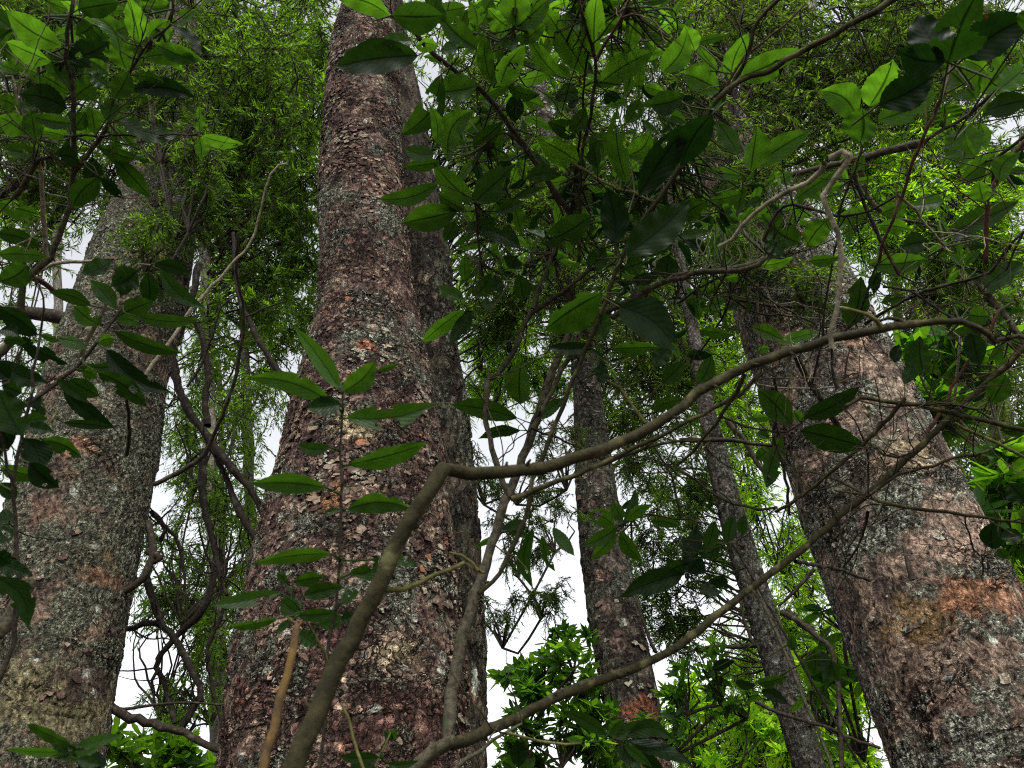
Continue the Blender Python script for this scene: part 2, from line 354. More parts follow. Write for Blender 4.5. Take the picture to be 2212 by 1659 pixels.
ROWS_R = [(0, 1488, 1540), (250, 1500, 1602), (430, 1522, 1695), (500, 1537, 1760), (590, 1562, 1822), (653, 1582, 1851), (720, 1600, 1890), (800, 1627, 1938), (870, 1653, 1971), (930, 1671, 2005), (1000, 1692, 2042), (1106, 1722, 2095), (1173, 1746, 2137), (1246, 1770, 2172), (1313, 1795, 2208), (1383, 1818, 2245), (1456, 1845, 2285), (1540, 1876, 2330), (1606, 1900, 2365), (1655, 1915, 2390)]
ROWS_4 = [(370, 1178, 1214), (553, 1204, 1248), (700, 1226, 1276), (790, 1236, 1288), (886, 1238, 1306), (986, 1242, 1321), (1096, 1247, 1338), (1206, 1257, 1357), (1340, 1271, 1384), (1426, 1286, 1405), (1490, 1297, 1421), (1606, 1317, 1442), (1655, 1327, 1452)]
ROWS_5 = [(760, 1492, 1520), (900, 1510, 1548), (1003, 1528, 1578), (1106, 1553, 1608), (1216, 1583, 1641), (1312, 1612, 1672), (1406, 1636, 1707), (1490, 1661, 1732), (1573, 1687, 1760), (1640, 1707, 1780)]
def flakes(mb, Q, n, lo, hi, seed, mat, zmin=1.2, clump=2.4, salmon=.04):
    """loose bark scales: little thick plates lifted along one edge, part of the trunk's own mesh"""
    rs = np.random.default_rng(seed); P, rad = Q[:, :3], Q[:, 3]
    T = nrm(np.gradient(P, axis=0)); a = np.array([1.0, 0, 0]); Nn = nrm(a - T * (T @ a)[:, None]); B = np.cross(T, Nn)
    ok = np.where(P[:, 2] > zmin)[0]; i = rs.choice(ok, n * 3); th = rs.uniform(0, 2 * np.pi, n * 3)
    ph = rs.uniform(0, 6.28, 6); z = P[i, 2]
    f = np.sin(clump * z * 1.7 + 2 * th + ph[0]) + np.sin(clump * z * 3.1 - 3 * th + ph[1]) + np.sin(5 * th + clump * z + ph[2]) * .7 + rs.normal(0, .5, n * 3)
    N_ = Nn[i] * np.cos(th)[:, None] + B[i] * np.sin(th)[:, None]
    vis = ((CAM - P[i]) * N_).sum(1) > -.3 * np.linalg.norm(CAM - P[i], axis=1)
    k = np.where((f > .1) & vis)[0][:n]; i, N_ = i[k], N_[k]; n = len(k)
    t = T[i]; b = np.cross(t, N_); S = rs.uniform(0, 1, n) ** 1.8 * (hi - lo) + lo
    C = P[i] + N_ * (rad[i] + .001)[:, None]
    an = np.linspace(0, 2 * np.pi, 8, endpoint=False)[None] + rs.uniform(-.25, .25, (n, 8)) + rs.uniform(0, 6.28, (n, 1))
    rr = S[:, None] * rs.uniform(.38, 1.25, (n, 8)); x = rr * np.cos(an) * 1.3; y = rr * np.sin(an) * .95; sk = rs.normal(0, .5, (n, 1)); x, y = x + sk * y, y - sk * .4 * x
    tilt = rs.normal(0, .16, (n, 1)); h = .002 + np.clip(-y * rs.uniform(.0, .28, (n, 1)) + x * tilt * .7 + rs.normal(.001, .0012, (n, 8)), -.002, .010)
    top = C[:, None] + b[:, None] * x[..., None] + t[:, None] * y[..., None] + N_[:, None] * h[..., None]
    bot = C[:, None] + b[:, None] * x[..., None] + t[:, None] * y[..., None] + N_[:, None] * (h - rs.uniform(.004, .014, (n, 1)))[..., None]
    V = np.concatenate([(C + N_ * h.mean(1)[:, None])[:, None], top, bot], 1).reshape(-1, 3)
    q = [[0, 1, 2, 3], [0, 3, 4, 5], [0, 5, 6, 7], [0, 7, 8, 1]] + [[1 + j, 9 + j, 9 + (j + 1) % 8, 1 + (j + 1) % 8] for j in range(8)]
    Fq = (np.arange(n)[:, None, None] * 17 + np.array(q)[None]).reshape(-1, 4)
    tone = np.clip(rs.beta(1.3, 2.2, n) * .85, 0, .85); tone = np.where(rs.random(n) < salmon, rs.uniform(.93, 1, n), tone)
    ex = MB(); ex.flat = True; ex.add(V, Fq, tone=np.repeat(tone, 17)); mb.extra = (ex, mat)
g = G('bark_flake'); co = g.n("TexCoord", out=3); at = g.n("Attribute", out=2, props={'attribute_name': 'tone'})
c = g.ramp(at, [(0, (.014, .009, .008)), (.2, (.042, .026, .022)), (.4, (.085, .057, .044)), (.65, (.155, .12, .085)), (.85, (.23, .20, .145)), (.92, (.18, .08, .045))])
c = g.mix(1.0, c, g.ramp(g.noise(co, 70, 5, .7), [(.35, .35), (.5, 1), (.65, 1.6)]), 'MULTIPLY')
lk = g.math('MULTIPLY', g.ramp(g.noise(co, 60, 4, .65), [(.5, 0), (.54, 1)]), g.ramp(g.noise(g.off(co, (2, 2, 2)), 3, 4), [(.5, 0), (.56, .9)])); c = g.mix(lk, c, (.24, .26, .20))
M['flake'] = g.out(g.n("BsdfPrincipled", Base_Color=c, Roughness=.9)); g.last.inputs['Base Color']
[nd for nd in M['flake'].node_tree.nodes if nd.type == 'BSDF_PRINCIPLED'][0].inputs['Specular IOR Level'].default_value = .06

tree_L = thing('speckled_trunk_tree', 'thick leaning trunk crusted all over in fine grey lichen at the left edge', 'tree')
mb, QL = trunk_mesh(ROWS_L, 4.7, 11, lump=.02); flakes(mb, QL, 900, .006, .028, 1, M['flake'], salmon=.0); mb.build('trunk', M['bark_speckled'], tree_L)
tree_C = thing('scaly_trunk_tree', 'tall trunk of reddish scaly bark behind the bent bare branch and sapling', 'tree')
mb, QC = trunk_mesh(ROWS_C, 4.2, 12, lump=.016); flakes(mb, QC, 6500, .006, .027, 2, M['flake'], salmon=.025); mb.build('trunk', M['bark_scaly'], tree_C)
mb, QS = trunk_mesh(ROWS_CS, 4.5, 16, nth=200, lump=.05); o = mb.build('side_trunk', M['bark_fibrous_shaded'], tree_C); o['label'] = 'fibrous trunk with shade-darkened bark grown tight against the right side'
tree_R = thing('rusty_trunk_tree', 'massive leaning trunk with rust orange bark patch at the right edge', 'tree')
mb, QR = trunk_mesh(ROWS_R, 4.4, 13, lump=.018); flakes(mb, QR, 1500, .006, .028, 3, M['flake'], salmon=.03); mb.build('trunk', M['bark_rusty'], tree_R)
tree_4 = thing('slender_trunk_tree', 'slender dark trunk with pink bark spots standing against white sky', 'tree')
mb, Q4 = trunk_mesh(ROWS_4, 7.6, 14, nth=120, step=.04, lump=.03); flakes(mb, Q4, 600, .01, .04, 4, M['flake'], salmon=.0); mb.build('trunk', M['bark_dark'], tree_4)
tree_5 = thing('thin_trunk_tree', 'thin pale blotched trunk in front of the lime green crown', 'tree')
mb, Q5 = trunk_mesh(ROWS_5, 7.9, 15, nth=140, step=.03, lump=.035); mb.build('trunk', M['bark_grey'], tree_5)

def tr(c, r, pts, w0, w1, y=None, r0=None, r1=None, step=.03):
    """traced line on sheet (c, r) -> smooth centre line with radius in the last column"""
    n = len(pts); out = []
    for k, (x, yy) in enumerate(pts):
        u, v = tl(c, r, x, yy); t = k / (n - 1)
        p = py(u, v, y) if y else pr(u, v, r0 + (r1 - r0) * t)
        d = np.linalg.norm(p - CAM); out.append([*p, (w0 + (w1 - w0) * t) / 6.0 / F * d * .84])
    return spline(out, step)
def limb(mb, c, r, pts, w0, w1, y, sides=9, bump=.05, step=.05, wob=.0):
    Q = tr(c, r, pts, w0, w1, y=y, step=step)
    if wob: Q[1:-1, :3] += rng.normal(0, wob, (len(Q) - 2, 3))
    tube(mb, Q[:, :3], Q[:, 3], sides, bump)
mb = MB(); limb(mb, 0, 1, [(-400, 400), (0, 375), (150, 365), (480, 410), (640, 440)], 80, 100, 4.75); mb.build('limb', M['twig_dark'], tree_L)
mb = MB(); limb(mb, 0, 2, [(800, 520), (925, 430), (985, 300), (985, 180), (960, 60)], 50, 40, 4.72, bump=.12)
limb(mb, 0, 2, [(960, 250), (1040, 300), (1000, 330)], 60, 30, 4.72, bump=.12); mb.build('dead_stub', M['twig_dark'], tree_L)
mb = MB(); limb(mb, 0, 2, [(690, 1240), (760, 1290), (900, 1340), (1050, 1385), (1200, 1440), (1420, 1545)], 70, 45, 4.9, bump=.1, wob=.006)
mb.build('limb', M['twig_dark'], tree_L)
mb = MB(); limb(mb, 0, 2, [(740, 1275), (800, 1280), (1000, 1250), (1220, 1235), (1440, 1250)], 26, 12, 4.9); mb.build('limb', M['twig_dark'], tree_L)
mb = MB(); limb(mb, 2, 2, [(480, 860), (330, 875), (200, 868), (0, 915)], 40, 16, 7.7); limb(mb, 2, 2, [(90, 890), (130, 960), (155, 1030)], 18, 8, 7.7); mb.build('limb', M['twig_dark'], tree_5)
mb = MB(); limb(mb, 2, 2, [(455, 850), (420, 760), (380, 640), (385, 560)], 26, 14, 7.6); limb(mb, 2, 2, [(420, 740), (360, 820)], 16, 8, 7.6); mb.build('limb', M['twig_dark'], tree_5)
mb = MB(); limb(mb, 1, 2, [(1920, 600), (1960, 720), (2010, 860), (2040, 910)], 20, 26, 7.4); mb.build('dead_stub', M['twig_dark'], tree_4)
mb = MB(); limb(mb, 2, 2, [(1490, 440), (1455, 330), (1435, 230)], 34, 22, 3.9, bump=.12); mb.build('dead_stub', M['twig_dark'], tree_R)

# ------------------------------------------------------------------ trees and crowns behind
def feather(mbL, mbT, C, size, n, lw, ll, tone, droop=.35, twig=.0022, rs=None, tan=None):
    """sprays of small narrow leaves: C spray bases, n leaflets each along a drooping axis"""
    k = len(C); D = rs.normal(0, 1, (k, 3)); D[:, 2] = D[:, 2] * .7 - droop
    if tan is not None: D = D + tan
    D = nrm(D); S = size * rs.uniform(.6, 1.3, k)
    bend = rs.normal(0, .25, (k, 3)); bend[:, 2] -= droop * .5
    ts = np.linspace(.08, 1, n)
    pos = lambda t: C[:, None] + (D[:, None] * t[None, :, None] + bend[:, None] * (t ** 2)[None, :, None]) * S[:, None, None]
    B = pos(ts)                                                            # k,n,3
    A = nrm(D[:, None] + 2 * bend[:, None] * ts[None, :, None])
    side = nrm(np.cross(A, rs.normal(0, 1, (k, 1, 3)))); sg = np.where(np.arange(n) % 2 == 0, 1, -1)[None, :, None]
    dr = nrm(A * .9 + side * sg * .65 + rs.normal(0, .26, (k, n, 3)))
    wv = nrm(np.cross(dr, rs.normal(0, 1, (k, n, 3))))
    L = ll * rs.uniform(.6, 1.25, (k, n, 1)); W = lw * rs.uniform(.7, 1.2, (k, n, 1))
    q = np.stack([B, B + dr * L * .45 + wv * W, B + dr * L, B + dr * L * .45 - wv * W], 2).reshape(-1, 3)
    tn = np.clip(np.broadcast_to(tone, (k,)), 0, 1)
    mbL.add(q, np.arange(len(q)).reshape(-1, 4), tone=np.clip(np.repeat(tn, n * 4) + np.repeat(rs.normal(0, .12, k * n), 4), 0, 1))
    t3 = np.array([0, .35, .7, 1.0]); Pz = pos(t3)
    for a in range(3):
        prisms(mbT, Pz[:, a], Pz[:, a + 1], twig * (1.15 - .3 * a), twig * (1.15 - .3 * (a + 1)))

def broad(mbL, mbT, C, size, lw, ll, tone, rs, twig=.004, nl=8):
    k = len(C); D = rs.normal(0, .6, (k, 3)); D[:, 2] = np.abs(D[:, 2]) + .5; D = nrm(D)
    prisms(mbT, C - D * size, C, twig, twig * .7)
    for j in range(nl):
        a = 2 * np.pi * j / nl + rs.uniform(-.4, .4, k)
        s = nrm(np.cross(D, np.array([.3, .5, .1]))); q = np.cross(D, s)
        rad = s * np.cos(a)[:, None] + q * np.sin(a)[:, None]
        dr = nrm(rad + D * rs.uniform(-.35, .75, (k, 1)) + rs.normal(0, .15, (k, 3)))
        nn = nrm(np.cross(dr, np.cross(D, dr)) + rs.normal(0, .35, (k, 3))); wv = nrm(np.cross(dr, nn)); nn = np.cross(wv, dr)
        L = ll * rs.uniform(.6, 1.2, (k, 1)); W = lw * rs.uniform(.8, 1.15, (k, 1))
        B = C - D * size * rs.uniform(0, .5, (k, 1)); cur = -nn * L * rs.uniform(.0, .22, (k, 1))
        p = [B, B + dr * L * .25 + wv * W * .75, B + dr * L * .3 - nn * W * .2, B + dr * L * .25 - wv * W * .75,
             B + dr * L * .62 + wv * W * .85 + cur * .4, B + dr * L * .62 + cur * .45 - nn * W * .2, B + dr * L * .62 - wv * W * .85 + cur * .4, B + dr * L + cur]
        V = np.stack(p, 1).reshape(-1, 3); i0 = np.arange(k)[:, None] * 8
        Fq = np.concatenate([i0 + np.array(f) for f in ([0, 2, 1, 0], [0, 3, 2, 0], [1, 2, 5, 4], [2, 3, 6, 5], [4, 5, 7, 4], [5, 6, 7, 5])])
        Fq = np.concatenate([i0 + np.array(f) for f in ([0, 2, 5, 1], [0, 3, 6, 2], [1, 5, 7, 4], [2, 6, 7, 5])])
        mbL.add(V, Fq, tone=np.repeat(np.clip(tone + rs.normal(0, .15, k), 0, 1), 8))

def lobe_pts(lb, k, rs, clump=.35, nc=None):
    """points in a real ellipsoid that subtends (u,v,ru,rv) from the eye at horizontal distance y"""
    u, v, ru, rv, y = lb[:5]; th = lb[5] if len(lb) > 5 else 1.0
    c = py(u, v, y); d = np.linalg.norm(c - CAM); a, b = ru / F * d, rv / F * d
    nc = nc or max(6, int(k / 14))
    q = rs.normal(0, 1, (nc, 3)); q = nrm(q) * rs.uniform(0, 1, (nc, 1)) ** (1 / 2.6)
    idx = rs.integers(0, nc, k); q2 = q[idx] + rs.normal(0, clump * .42, (k, 3))
    dep = min(max((a + b) / 2 * th, .5), 2.6)
    f2 = ray(u, v)
    return c + rt * (q2[:, :1] * a) + up * (q2[:, 1:2] * b) + f2 * (q2[:, 2:] * dep), idx, c + rt * (q[:, :1] * a) + up * (q[:, 1:2] * b) + f2 * (q[:, 2:] * dep)

def bg_tree(name, label, lobes, kind, mat, trunk=None, dens=1.0, seed=0, lsize=1.0, bmat='twig_dark', tones=(.2, .9), ntw=1.0, group=None, limbs=True, droop=.7, clump=.35, nl=24):
    rs = np.random.default_rng(seed)
    root = thing(name, label, 'tree' if 'bush' not in name else 'bush', group=group)
    mbL, mbT, mbK = MB(), MB(), MB()
    tp = None
    if trunk:
        rows, ty = trunk
        Q = spline(trunk_pts(rows, ty, above=1.5), .25); Q[1:-1, :2] += rs.normal(0, .012, (len(Q) - 2, 2))
        tube(mbK, Q[:, :3], Q[:, 3], 12, .05); tp = Q
    for lb in lobes:
        u, v, ru, rv, y = lb[:5]; d = np.linalg.norm(py(u, v, y) - CAM); px = d / F
        if kind == 'feather':
            k = int(dens * ru * rv * 3.14 / 150)
            C, idx, cc = lobe_pts(lb, k, rs, clump)
            ct = rs.uniform(tones[0], tones[1], len(cc))
            feather(mbL, mbT, C, 48 * px * lsize, nl, 1.45 * px * lsize, 15.5 * px * lsize, ct[idx] + rs.normal(0, .1, k), rs=rs, twig=.9 * px, droop=droop)
        else:
            k = int(dens * ru * rv * 3.14 / 420)
            C, idx, cc = lobe_pts(lb, k, rs, clump)
            ct = rs.uniform(tones[0], tones[1], len(cc))
            broad(mbL, mbT, C, 20 * px * lsize, 6.2 * px * lsize, 31 * px * lsize, ct[idx], rs, twig=1.2 * px)
        # limbs: from the trunk (or the lobe's foot) out to clumps, then forks to sprays
        if limbs:
            if tp is not None:
                zc = cc[:, 2] - rs.uniform(.1, .5, len(cc)) * np.linalg.norm(cc[:, :2] - tp[len(tp) // 2, :2], axis=1)
                src = np.array([tp[np.argmin(np.abs(tp[:, 2] - z)), :3] for z in zc])
            else:
                foot = py(u, v, y) - np.array([0, 0, 1]) * rv * px * 1.1
                src = np.repeat(foot[None], len(cc), 0)
            for s_, e_ in list(zip(src, cc))[:int(40 * ntw)]:
                L = np.linalg.norm(e_ - s_); md = (s_ + e_) / 2 + rs.normal(0, .10, 3) * L + np.array([0, 0, .06 * L]); m2 = s_ * .25 + e_ * .75 + rs.normal(0, .05, 3) * L
                Pp = spline(np.vstack([s_, md, m2, e_]), max(.12, L / 14)); Pp[1:-1] += rs.normal(0, .012, (len(Pp) - 2, 3))
                tube(mbK if tp is None else mbT, Pp, np.linspace(min(2.8 * px, .03), .7 * px, len(Pp)), 5)
            sel = rs.random(k) < .5
            A = cc[idx][sel]; Bp = C[sel]; mid_ = (A + Bp) / 2 + rs.normal(0, .12, A.shape) * np.linalg.norm(Bp - A, axis=1)[:, None]
            prisms(mbT, A, mid_, 1.15 * px, 1.0 * px); prisms(mbT, mid_, Bp, 1.0 * px, .75 * px)
    if tp is None and limbs and len(lobes) > 1:
        ft = np.array([py(l[0], l[1], l[4]) - np.array([0, 0, 1]) * l[3] / F * np.linalg.norm(py(l[0], l[1], l[4]) - CAM) * 1.1 for l in lobes])
        for a_, b_ in zip(ft[:-1], ft[1:]): tube(mbK, spline(np.vstack([a_, (a_ + b_) / 2 + rs.normal(0, .08, 3), b_]), .15), .012, 5)
    if mbK.n: mbK.build('trunk' if tp is not None else 'stem', M['bark_far'] if tp is not None else M[bmat], root)
    mbL.extra = (mbT, M[bmat]); mbL.build('crown', M[mat], root)
    return root
g = G('far_bark'); co = g.n("TexCoord", out=3); a = g.noise(g.off(co, (0, 0, 0), (1, 1, .5)), 22, 6, .7)
c = g.ramp(a, [(.35, (.03, .026, .022)), (.5, (.09, .075, .06)), (.66, (.20, .19, .16))])
M['bark_far'] = g.out(g.n("BsdfPrincipled", Base_Color=c, Roughness=.9, Normal=g.n("Bump", Height=a, Strength=.8, Distance=.03)))

bg_tree('feathery_tree', 'dense feathery green tree filling the gap between the two left trunks', [(560, 90, 170, 150, 9.5), (610, 330, 120, 200, 9.5), (530, 470, 130, 170, 10), (620, 600, 80, 130, 10), (500, 260, 110, 200, 9.2), (460, 640, 60, 150, 10), (670, 120, 60, 160, 10)],
        'feather', 'needle_dark', trunk=([(0, 424, 448), (300, 428, 452), (600, 432, 458), (1000, 440, 470), (1400, 450, 488)], 10.2), dens=.75, seed=21, tones=(.1, 1.0))
bg_tree('feathery_tree', 'fine twiggy foliage veiling the upper part of the lichen crusted trunk', [(380, 230, 70, 150, 4.1), (400, 420, 70, 110, 4.1), (350, 100, 90, 130, 4.2), (445, 330, 40, 200, 4.0), (330, 520, 60, 80, 4.0)], 'feather', 'needle_dark', dens=.8, seed=22, lsize=.85, tones=(0, .6))
bg_tree('feathery_tree', 'loose tree with dark forked limbs seen low between the two left trunks', [(440, 930, 100, 130, 8.5), (420, 1180, 110, 140, 8.5), (500, 1100, 70, 160, 9), (520, 830, 80, 90, 9), (370, 1400, 110, 110, 9), (480, 1380, 60, 140, 9.5), (400, 1520, 130, 70, 9)],
        'feather', 'needle_dark', dens=.62, seed=23, tones=(.35, 1), ntw=1.8, lsize=.8)
bg_tree('feathery_tree', 'sparse feathery tree with white sky showing through at the far left edge', [(70, 500, 110, 110, 8), (60, 720, 120, 120, 8), (130, 420, 110, 70, 8.5), (20, 900, 70, 90, 8)], 'feather', 'needle_dark', dens=.4, seed=24, ntw=1.4, lsize=.85)
bg_tree('feathery_tree', 'feathery tree top dim behind the big glossy leaves at upper left', [(120, 120, 190, 160, 7.5), (270, 60, 140, 120, 7.8), (40, 320, 100, 120, 7.5)], 'feather', 'needle_dark', dens=.7, seed=25, tones=(.0, .6), lsize=.9)
bg_tree('feathery_tree', 'grey green airy tree behind the leaves right of the scaly trunk', [(1050, 250, 150, 170, 9.5), (1080, 480, 130, 130, 9.5), (1230, 330, 140, 200, 10), (1040, 640, 80, 100, 10), (1130, 620, 110, 110, 10)], 'feather', 'needle_olive', dens=.6, seed=26, tones=(.1, .9), trunk=([(300, 900, 922), (700, 930, 954), (1400, 980, 1014)], 11))
bg_tree('feathery_tree', 'yellow green feathery crown glowing between scaly trunk and slender trunk', [(1100, 720, 75, 85, 12), (1060, 830, 70, 70, 12), (1180, 770, 60, 80, 12), (1030, 760, 40, 60, 12)], 'feather', 'needle_lime', dens=1.2, seed=27, tones=(.0, .5))
bg_tree('feathery_tree', 'tangled olive tree behind the upper half of the slender trunk', [(1370, 600, 140, 150, 9.5), (1440, 800, 120, 110, 9.5), (1350, 880, 90, 90, 9.8), (1480, 480, 110, 150, 10)], 'feather', 'needle_olive', dens=.65, seed=28, ntw=1.6, tones=(.0, .8), trunk=([(300, 1168, 1186), (800, 1246, 1270), (1400, 1320, 1352)], 10.5))
bg_tree('feathery_tree', 'dark dense feathery canopy hanging over the top right branch', [(1600, 90, 200, 150, 7.5), (1800, 130, 190, 150, 7.8), (1500, 30, 160, 90, 8), (1700, 290, 150, 100, 8), (2000, 60, 190, 100, 8), (1960, 200, 130, 90, 8)], 'feather', 'needle_olive', dens=.5, seed=29, tones=(.0, .65), lsize=.95, ntw=1.3, trunk=([(0, 1738, 1764), (400, 1640, 1670), (1000, 1850, 1890), (1600, 2080, 2120)], 8.6))
bg_tree('feathery_tree', 'bright olive yellow feathery foliage under the mossy crooked branch', [(2040, 400, 160, 110, 8.5), (1930, 470, 120, 90, 8.5), (2130, 520, 100, 90, 8.8), (1850, 380, 90, 90, 8.8)], 'feather', 'needle_lime', dens=1.1, seed=30, tones=(.0, .35), lsize=.95)
bg_tree('feathery_tree', 'airy green tree against the sky right of the massive rusty trunk', [(2060, 700, 120, 120, 9), (2150, 860, 90, 130, 9), (2000, 610, 100, 80, 9.3), (2150, 1060, 80, 110, 9.5), (2190, 620, 60, 100, 9)], 'feather', 'needle_olive', dens=.7, seed=31, tones=(.2, .9), ntw=1.5, trunk=([(560, 2108, 2140), (700, 2118, 2150), (950, 2148, 2196), (1050, 2162, 2222), (1200, 2180, 2250)], 10.2), bmat='twig_pale')
bg_tree('feathery_tree', 'yellow green foliage low behind the right side of the rusty trunk', [(2180, 1180, 60, 110, 9), (2130, 1080, 40, 60, 9.2), (2200, 1000, 40, 80, 9)], 'feather', 'needle_lime', dens=1.0, seed=32, tones=(0, .5))
bg_tree('round_crown_tree', 'rounded lime green crown standing bright in the gap left of the rusty trunk', [(1650, 1340, 75, 70, 15), (1620, 1430, 70, 60, 15), (1720, 1300, 60, 70, 15), (1740, 1420, 70, 90, 15), (1590, 1370, 35, 45, 15), (1600, 1490, 50, 60, 15)], 'feather', 'needle_lime', dens=1.2, seed=33, tones=(.3, 1.0), lsize=.75, trunk=([(1400, 1672, 1684), (1650, 1738, 1754)], 15.5))
bg_tree('feathery_tree', 'thin dark sprays of fine leaves against the white gap beside the scaly trunk', [(1110, 1160, 75, 80, 7), (1160, 1270, 60, 60, 7), (1080, 1330, 50, 60, 7.2), (1190, 1130, 60, 60, 7), (1040, 1020, 45, 70, 7), (1210, 970, 50, 90, 7), (1110, 1040, 70, 50, 7)], 'feather', 'needle_dark', dens=1.25, seed=34, tones=(0, .5), lsize=.62, ntw=.8)
bg_tree('feathery_tree', 'wispy dark foliage against white sky between the slender and thin trunks', [(1460, 1030, 90, 90, 9), (1430, 1200, 90, 120, 9), (1500, 1130, 70, 100, 9), (1430, 1350, 80, 70, 9.2), (1500, 1290, 60, 90, 9), (1390, 1000, 60, 90, 9), (1370, 1250, 40, 110, 9)], 'feather', 'needle_dark', dens=.95, seed=35, tones=(.1, .8), lsize=.8, ntw=1.2, trunk=([(900, 1522, 1535), (1300, 1632, 1648), (1600, 1706, 1726)], 9.5))
bg_tree('feathery_tree', 'green foliage with sky specks behind the thin blotched trunk', [(1600, 1010, 80, 110, 10), (1660, 1130, 70, 110, 10), (1580, 880, 90, 90, 10), (1540, 760, 90, 120, 10), (1700, 1220, 60, 60, 10)], 'feather', 'needle_lime', dens=.45, seed=36, tones=(0, .6), ntw=1.5)
bg_tree('broadleaf_bush', 'leafy bright green bush top rising against white sky beside the slender trunk', [(1170, 1420, 70, 70, 7), (1130, 1500, 90, 70, 7), (1230, 1390, 45, 50, 7), (1200, 1540, 130, 90, 7), (1110, 1600, 90, 80, 6.8), (1260, 1480, 60, 80, 7.2), (1250, 1620, 140, 70, 7)],
        'broad', 'leaf_bush', dens=.85, seed=37, tones=(.0, .75), clump=.3)
bg_tree('broadleaf_bush', 'sunlit yellow green bush along the bottom between slender and thin trunks', [(1560, 1580, 120, 80, 9), (1650, 1620, 110, 70, 9), (1480, 1560, 70, 80, 9), (1780, 1560, 90, 110, 9.5), (1850, 1640, 70, 60, 9.5), (1700, 1500, 60, 60, 9.5)], 'broad', 'needle_lime', dens=1.3, seed=38, tones=(.2, .9), lsize=.8)
bg_tree('canopy_tree', 'green tree whose foliage screens the upper half of the rusty trunk', [(1520, 130, 90, 190, 3.7), (1590, 330, 100, 130, 3.7), (1640, 470, 110, 90, 3.7), (1560, 560, 60, 100, 3.8), (1710, 600, 90, 70, 3.7)], 'feather', 'needle_olive', dens=.7, seed=81, tones=(0, .7), lsize=.9)
bg_tree('canopy_tree', 'loose green tree hiding the top of the slender trunk', [(1190, 400, 90, 120, 6.8), (1220, 560, 80, 110, 6.8), (1240, 700, 60, 60, 6.9)], 'feather', 'needle_olive', dens=1.3, seed=82, tones=(0, .9), lsize=.9)
bg_tree('canopy_tree', 'bright lime foliage wall far behind the foot of the thin trunk', [(1600, 1560, 190, 90, 13), (1800, 1480, 110, 140, 13), (1750, 1620, 150, 60, 13), (1500, 1620, 120, 60, 13), (1830, 1330, 50, 120, 13), (1720, 1200, 60, 80, 13)], 'feather', 'needle_lime', dens=.9, seed=83, tones=(.4, 1))
bg_tree('broadleaf_bush', 'dark leafed bush in front of the bright yellow green foliage', [(1470, 1480, 70, 50, 6), (1540, 1450, 60, 60, 6), (1430, 1560, 50, 60, 6), (1600, 1500, 60, 40, 6)], 'broad', 'leaf_bush', dens=.5, seed=39, tones=(.0, .25))
bg_tree('broadleaf_bush', 'dark glossy bush against lime light left of the rusty trunk', [(1790, 1420, 60, 60, 5.5), (1830, 1530, 50, 80, 5.5), (1800, 1300, 40, 50, 5.5), (1770, 1500, 50, 60, 5.6)], 'broad', 'leaf_bush', dens=.14, seed=40, tones=(0, .35), lsize=1.7)
bg_tree('broadleaf_bush', 'bright leafy bush at the foot of the gap beside the lichen crusted trunk', [(340, 1620, 90, 50, 7), (420, 1630, 80, 50, 7), (280, 1590, 60, 40, 7.2)], 'broad', 'leaf_bush', dens=1.2, seed=41, tones=(.2, 1.0))
bg_tree('broadleaf_bush', 'dark broad leaves hanging beside the right shoulder of the rusty trunk', [(2160, 1110, 70, 50, 5), (2000, 790, 70, 70, 6), (2100, 780, 80, 60, 6), (2190, 1010, 40, 60, 5), (2040, 880, 60, 50, 6)], 'broad', 'leaf_bush', dens=.6, seed=42, tones=(0, .5), lsize=2.0)
def canopy(label, lobes, mat, dens, seed, trunk, **k): return bg_tree('canopy_tree', label, lobes, 'feather', mat, dens=dens, seed=seed, trunk=trunk, group=None, clump=.42, **k)
canopy('tall far tree whose dense bright green foliage fills the gap left of the scaly trunk', [(470, 60, 200, 190, 13), (620, 200, 140, 240, 13), (540, 430, 150, 200, 13), (640, 640, 80, 170, 13.5), (560, 760, 110, 130, 13.5)], 'needle_dark', .5, 71, ([(500, 512, 530), (1500, 540, 566)], 13.4), tones=(.3, 1), lsize=1.05)
canopy('far dim tree behind the glossy leaved shrub in the upper left corner', [(120, 60, 250, 200, 12), (60, 320, 160, 130, 12), (250, 300, 130, 160, 12), (20, 440, 60, 50, 12)], 'needle_dark', .5, 72, ([(300, 110, 128), (1500, 130, 156)], 12.4), tones=(.1, .7), lsize=1.0)
canopy('far grey green tree behind the upper middle leaves', [(1020, 120, 180, 230, 13), (1230, 180, 230, 260, 13), (1040, 470, 120, 170, 13), (1250, 560, 190, 190, 13), (1080, 720, 100, 100, 13.5)], 'needle_olive', .34, 73, ([(500, 1208, 1222), (1500, 1346, 1370)], 13.4), tones=(.1, 1))
canopy('far olive tree filling the space between slender trunk and rusty trunk', [(1420, 240, 210, 270, 13), (1480, 600, 180, 220, 13), (1420, 850, 130, 130, 13), (1600, 800, 110, 200, 13), (1560, 980, 90, 110, 13.5), (1340, 760, 90, 150, 13)], 'needle_olive', .5, 74, ([(700, 1470, 1488), (1500, 1686, 1706)], 13.4), tones=(.0, .9))
canopy('far tree of dense olive foliage filling the upper right corner', [(1720, 80, 300, 230, 12), (2050, 80, 290, 200, 12), (1820, 330, 160, 130, 12), (2050, 360, 240, 140, 12)], 'needle_olive', .55, 75, ([(300, 1900, 1920), (1500, 1990, 2020)], 12.6), tones=(.2, 1))
canopy('far yellow green tree with sky specks at the right edge above the rusty trunk', [(2100, 620, 170, 190, 12.5), (2130, 880, 120, 170, 12.5), (1970, 560, 120, 120, 12.5), (2180, 1080, 90, 130, 12.5)], 'needle_olive', .45, 76, ([(500, 2100, 2120), (1500, 2180, 2210)], 13), tones=(.4, 1))
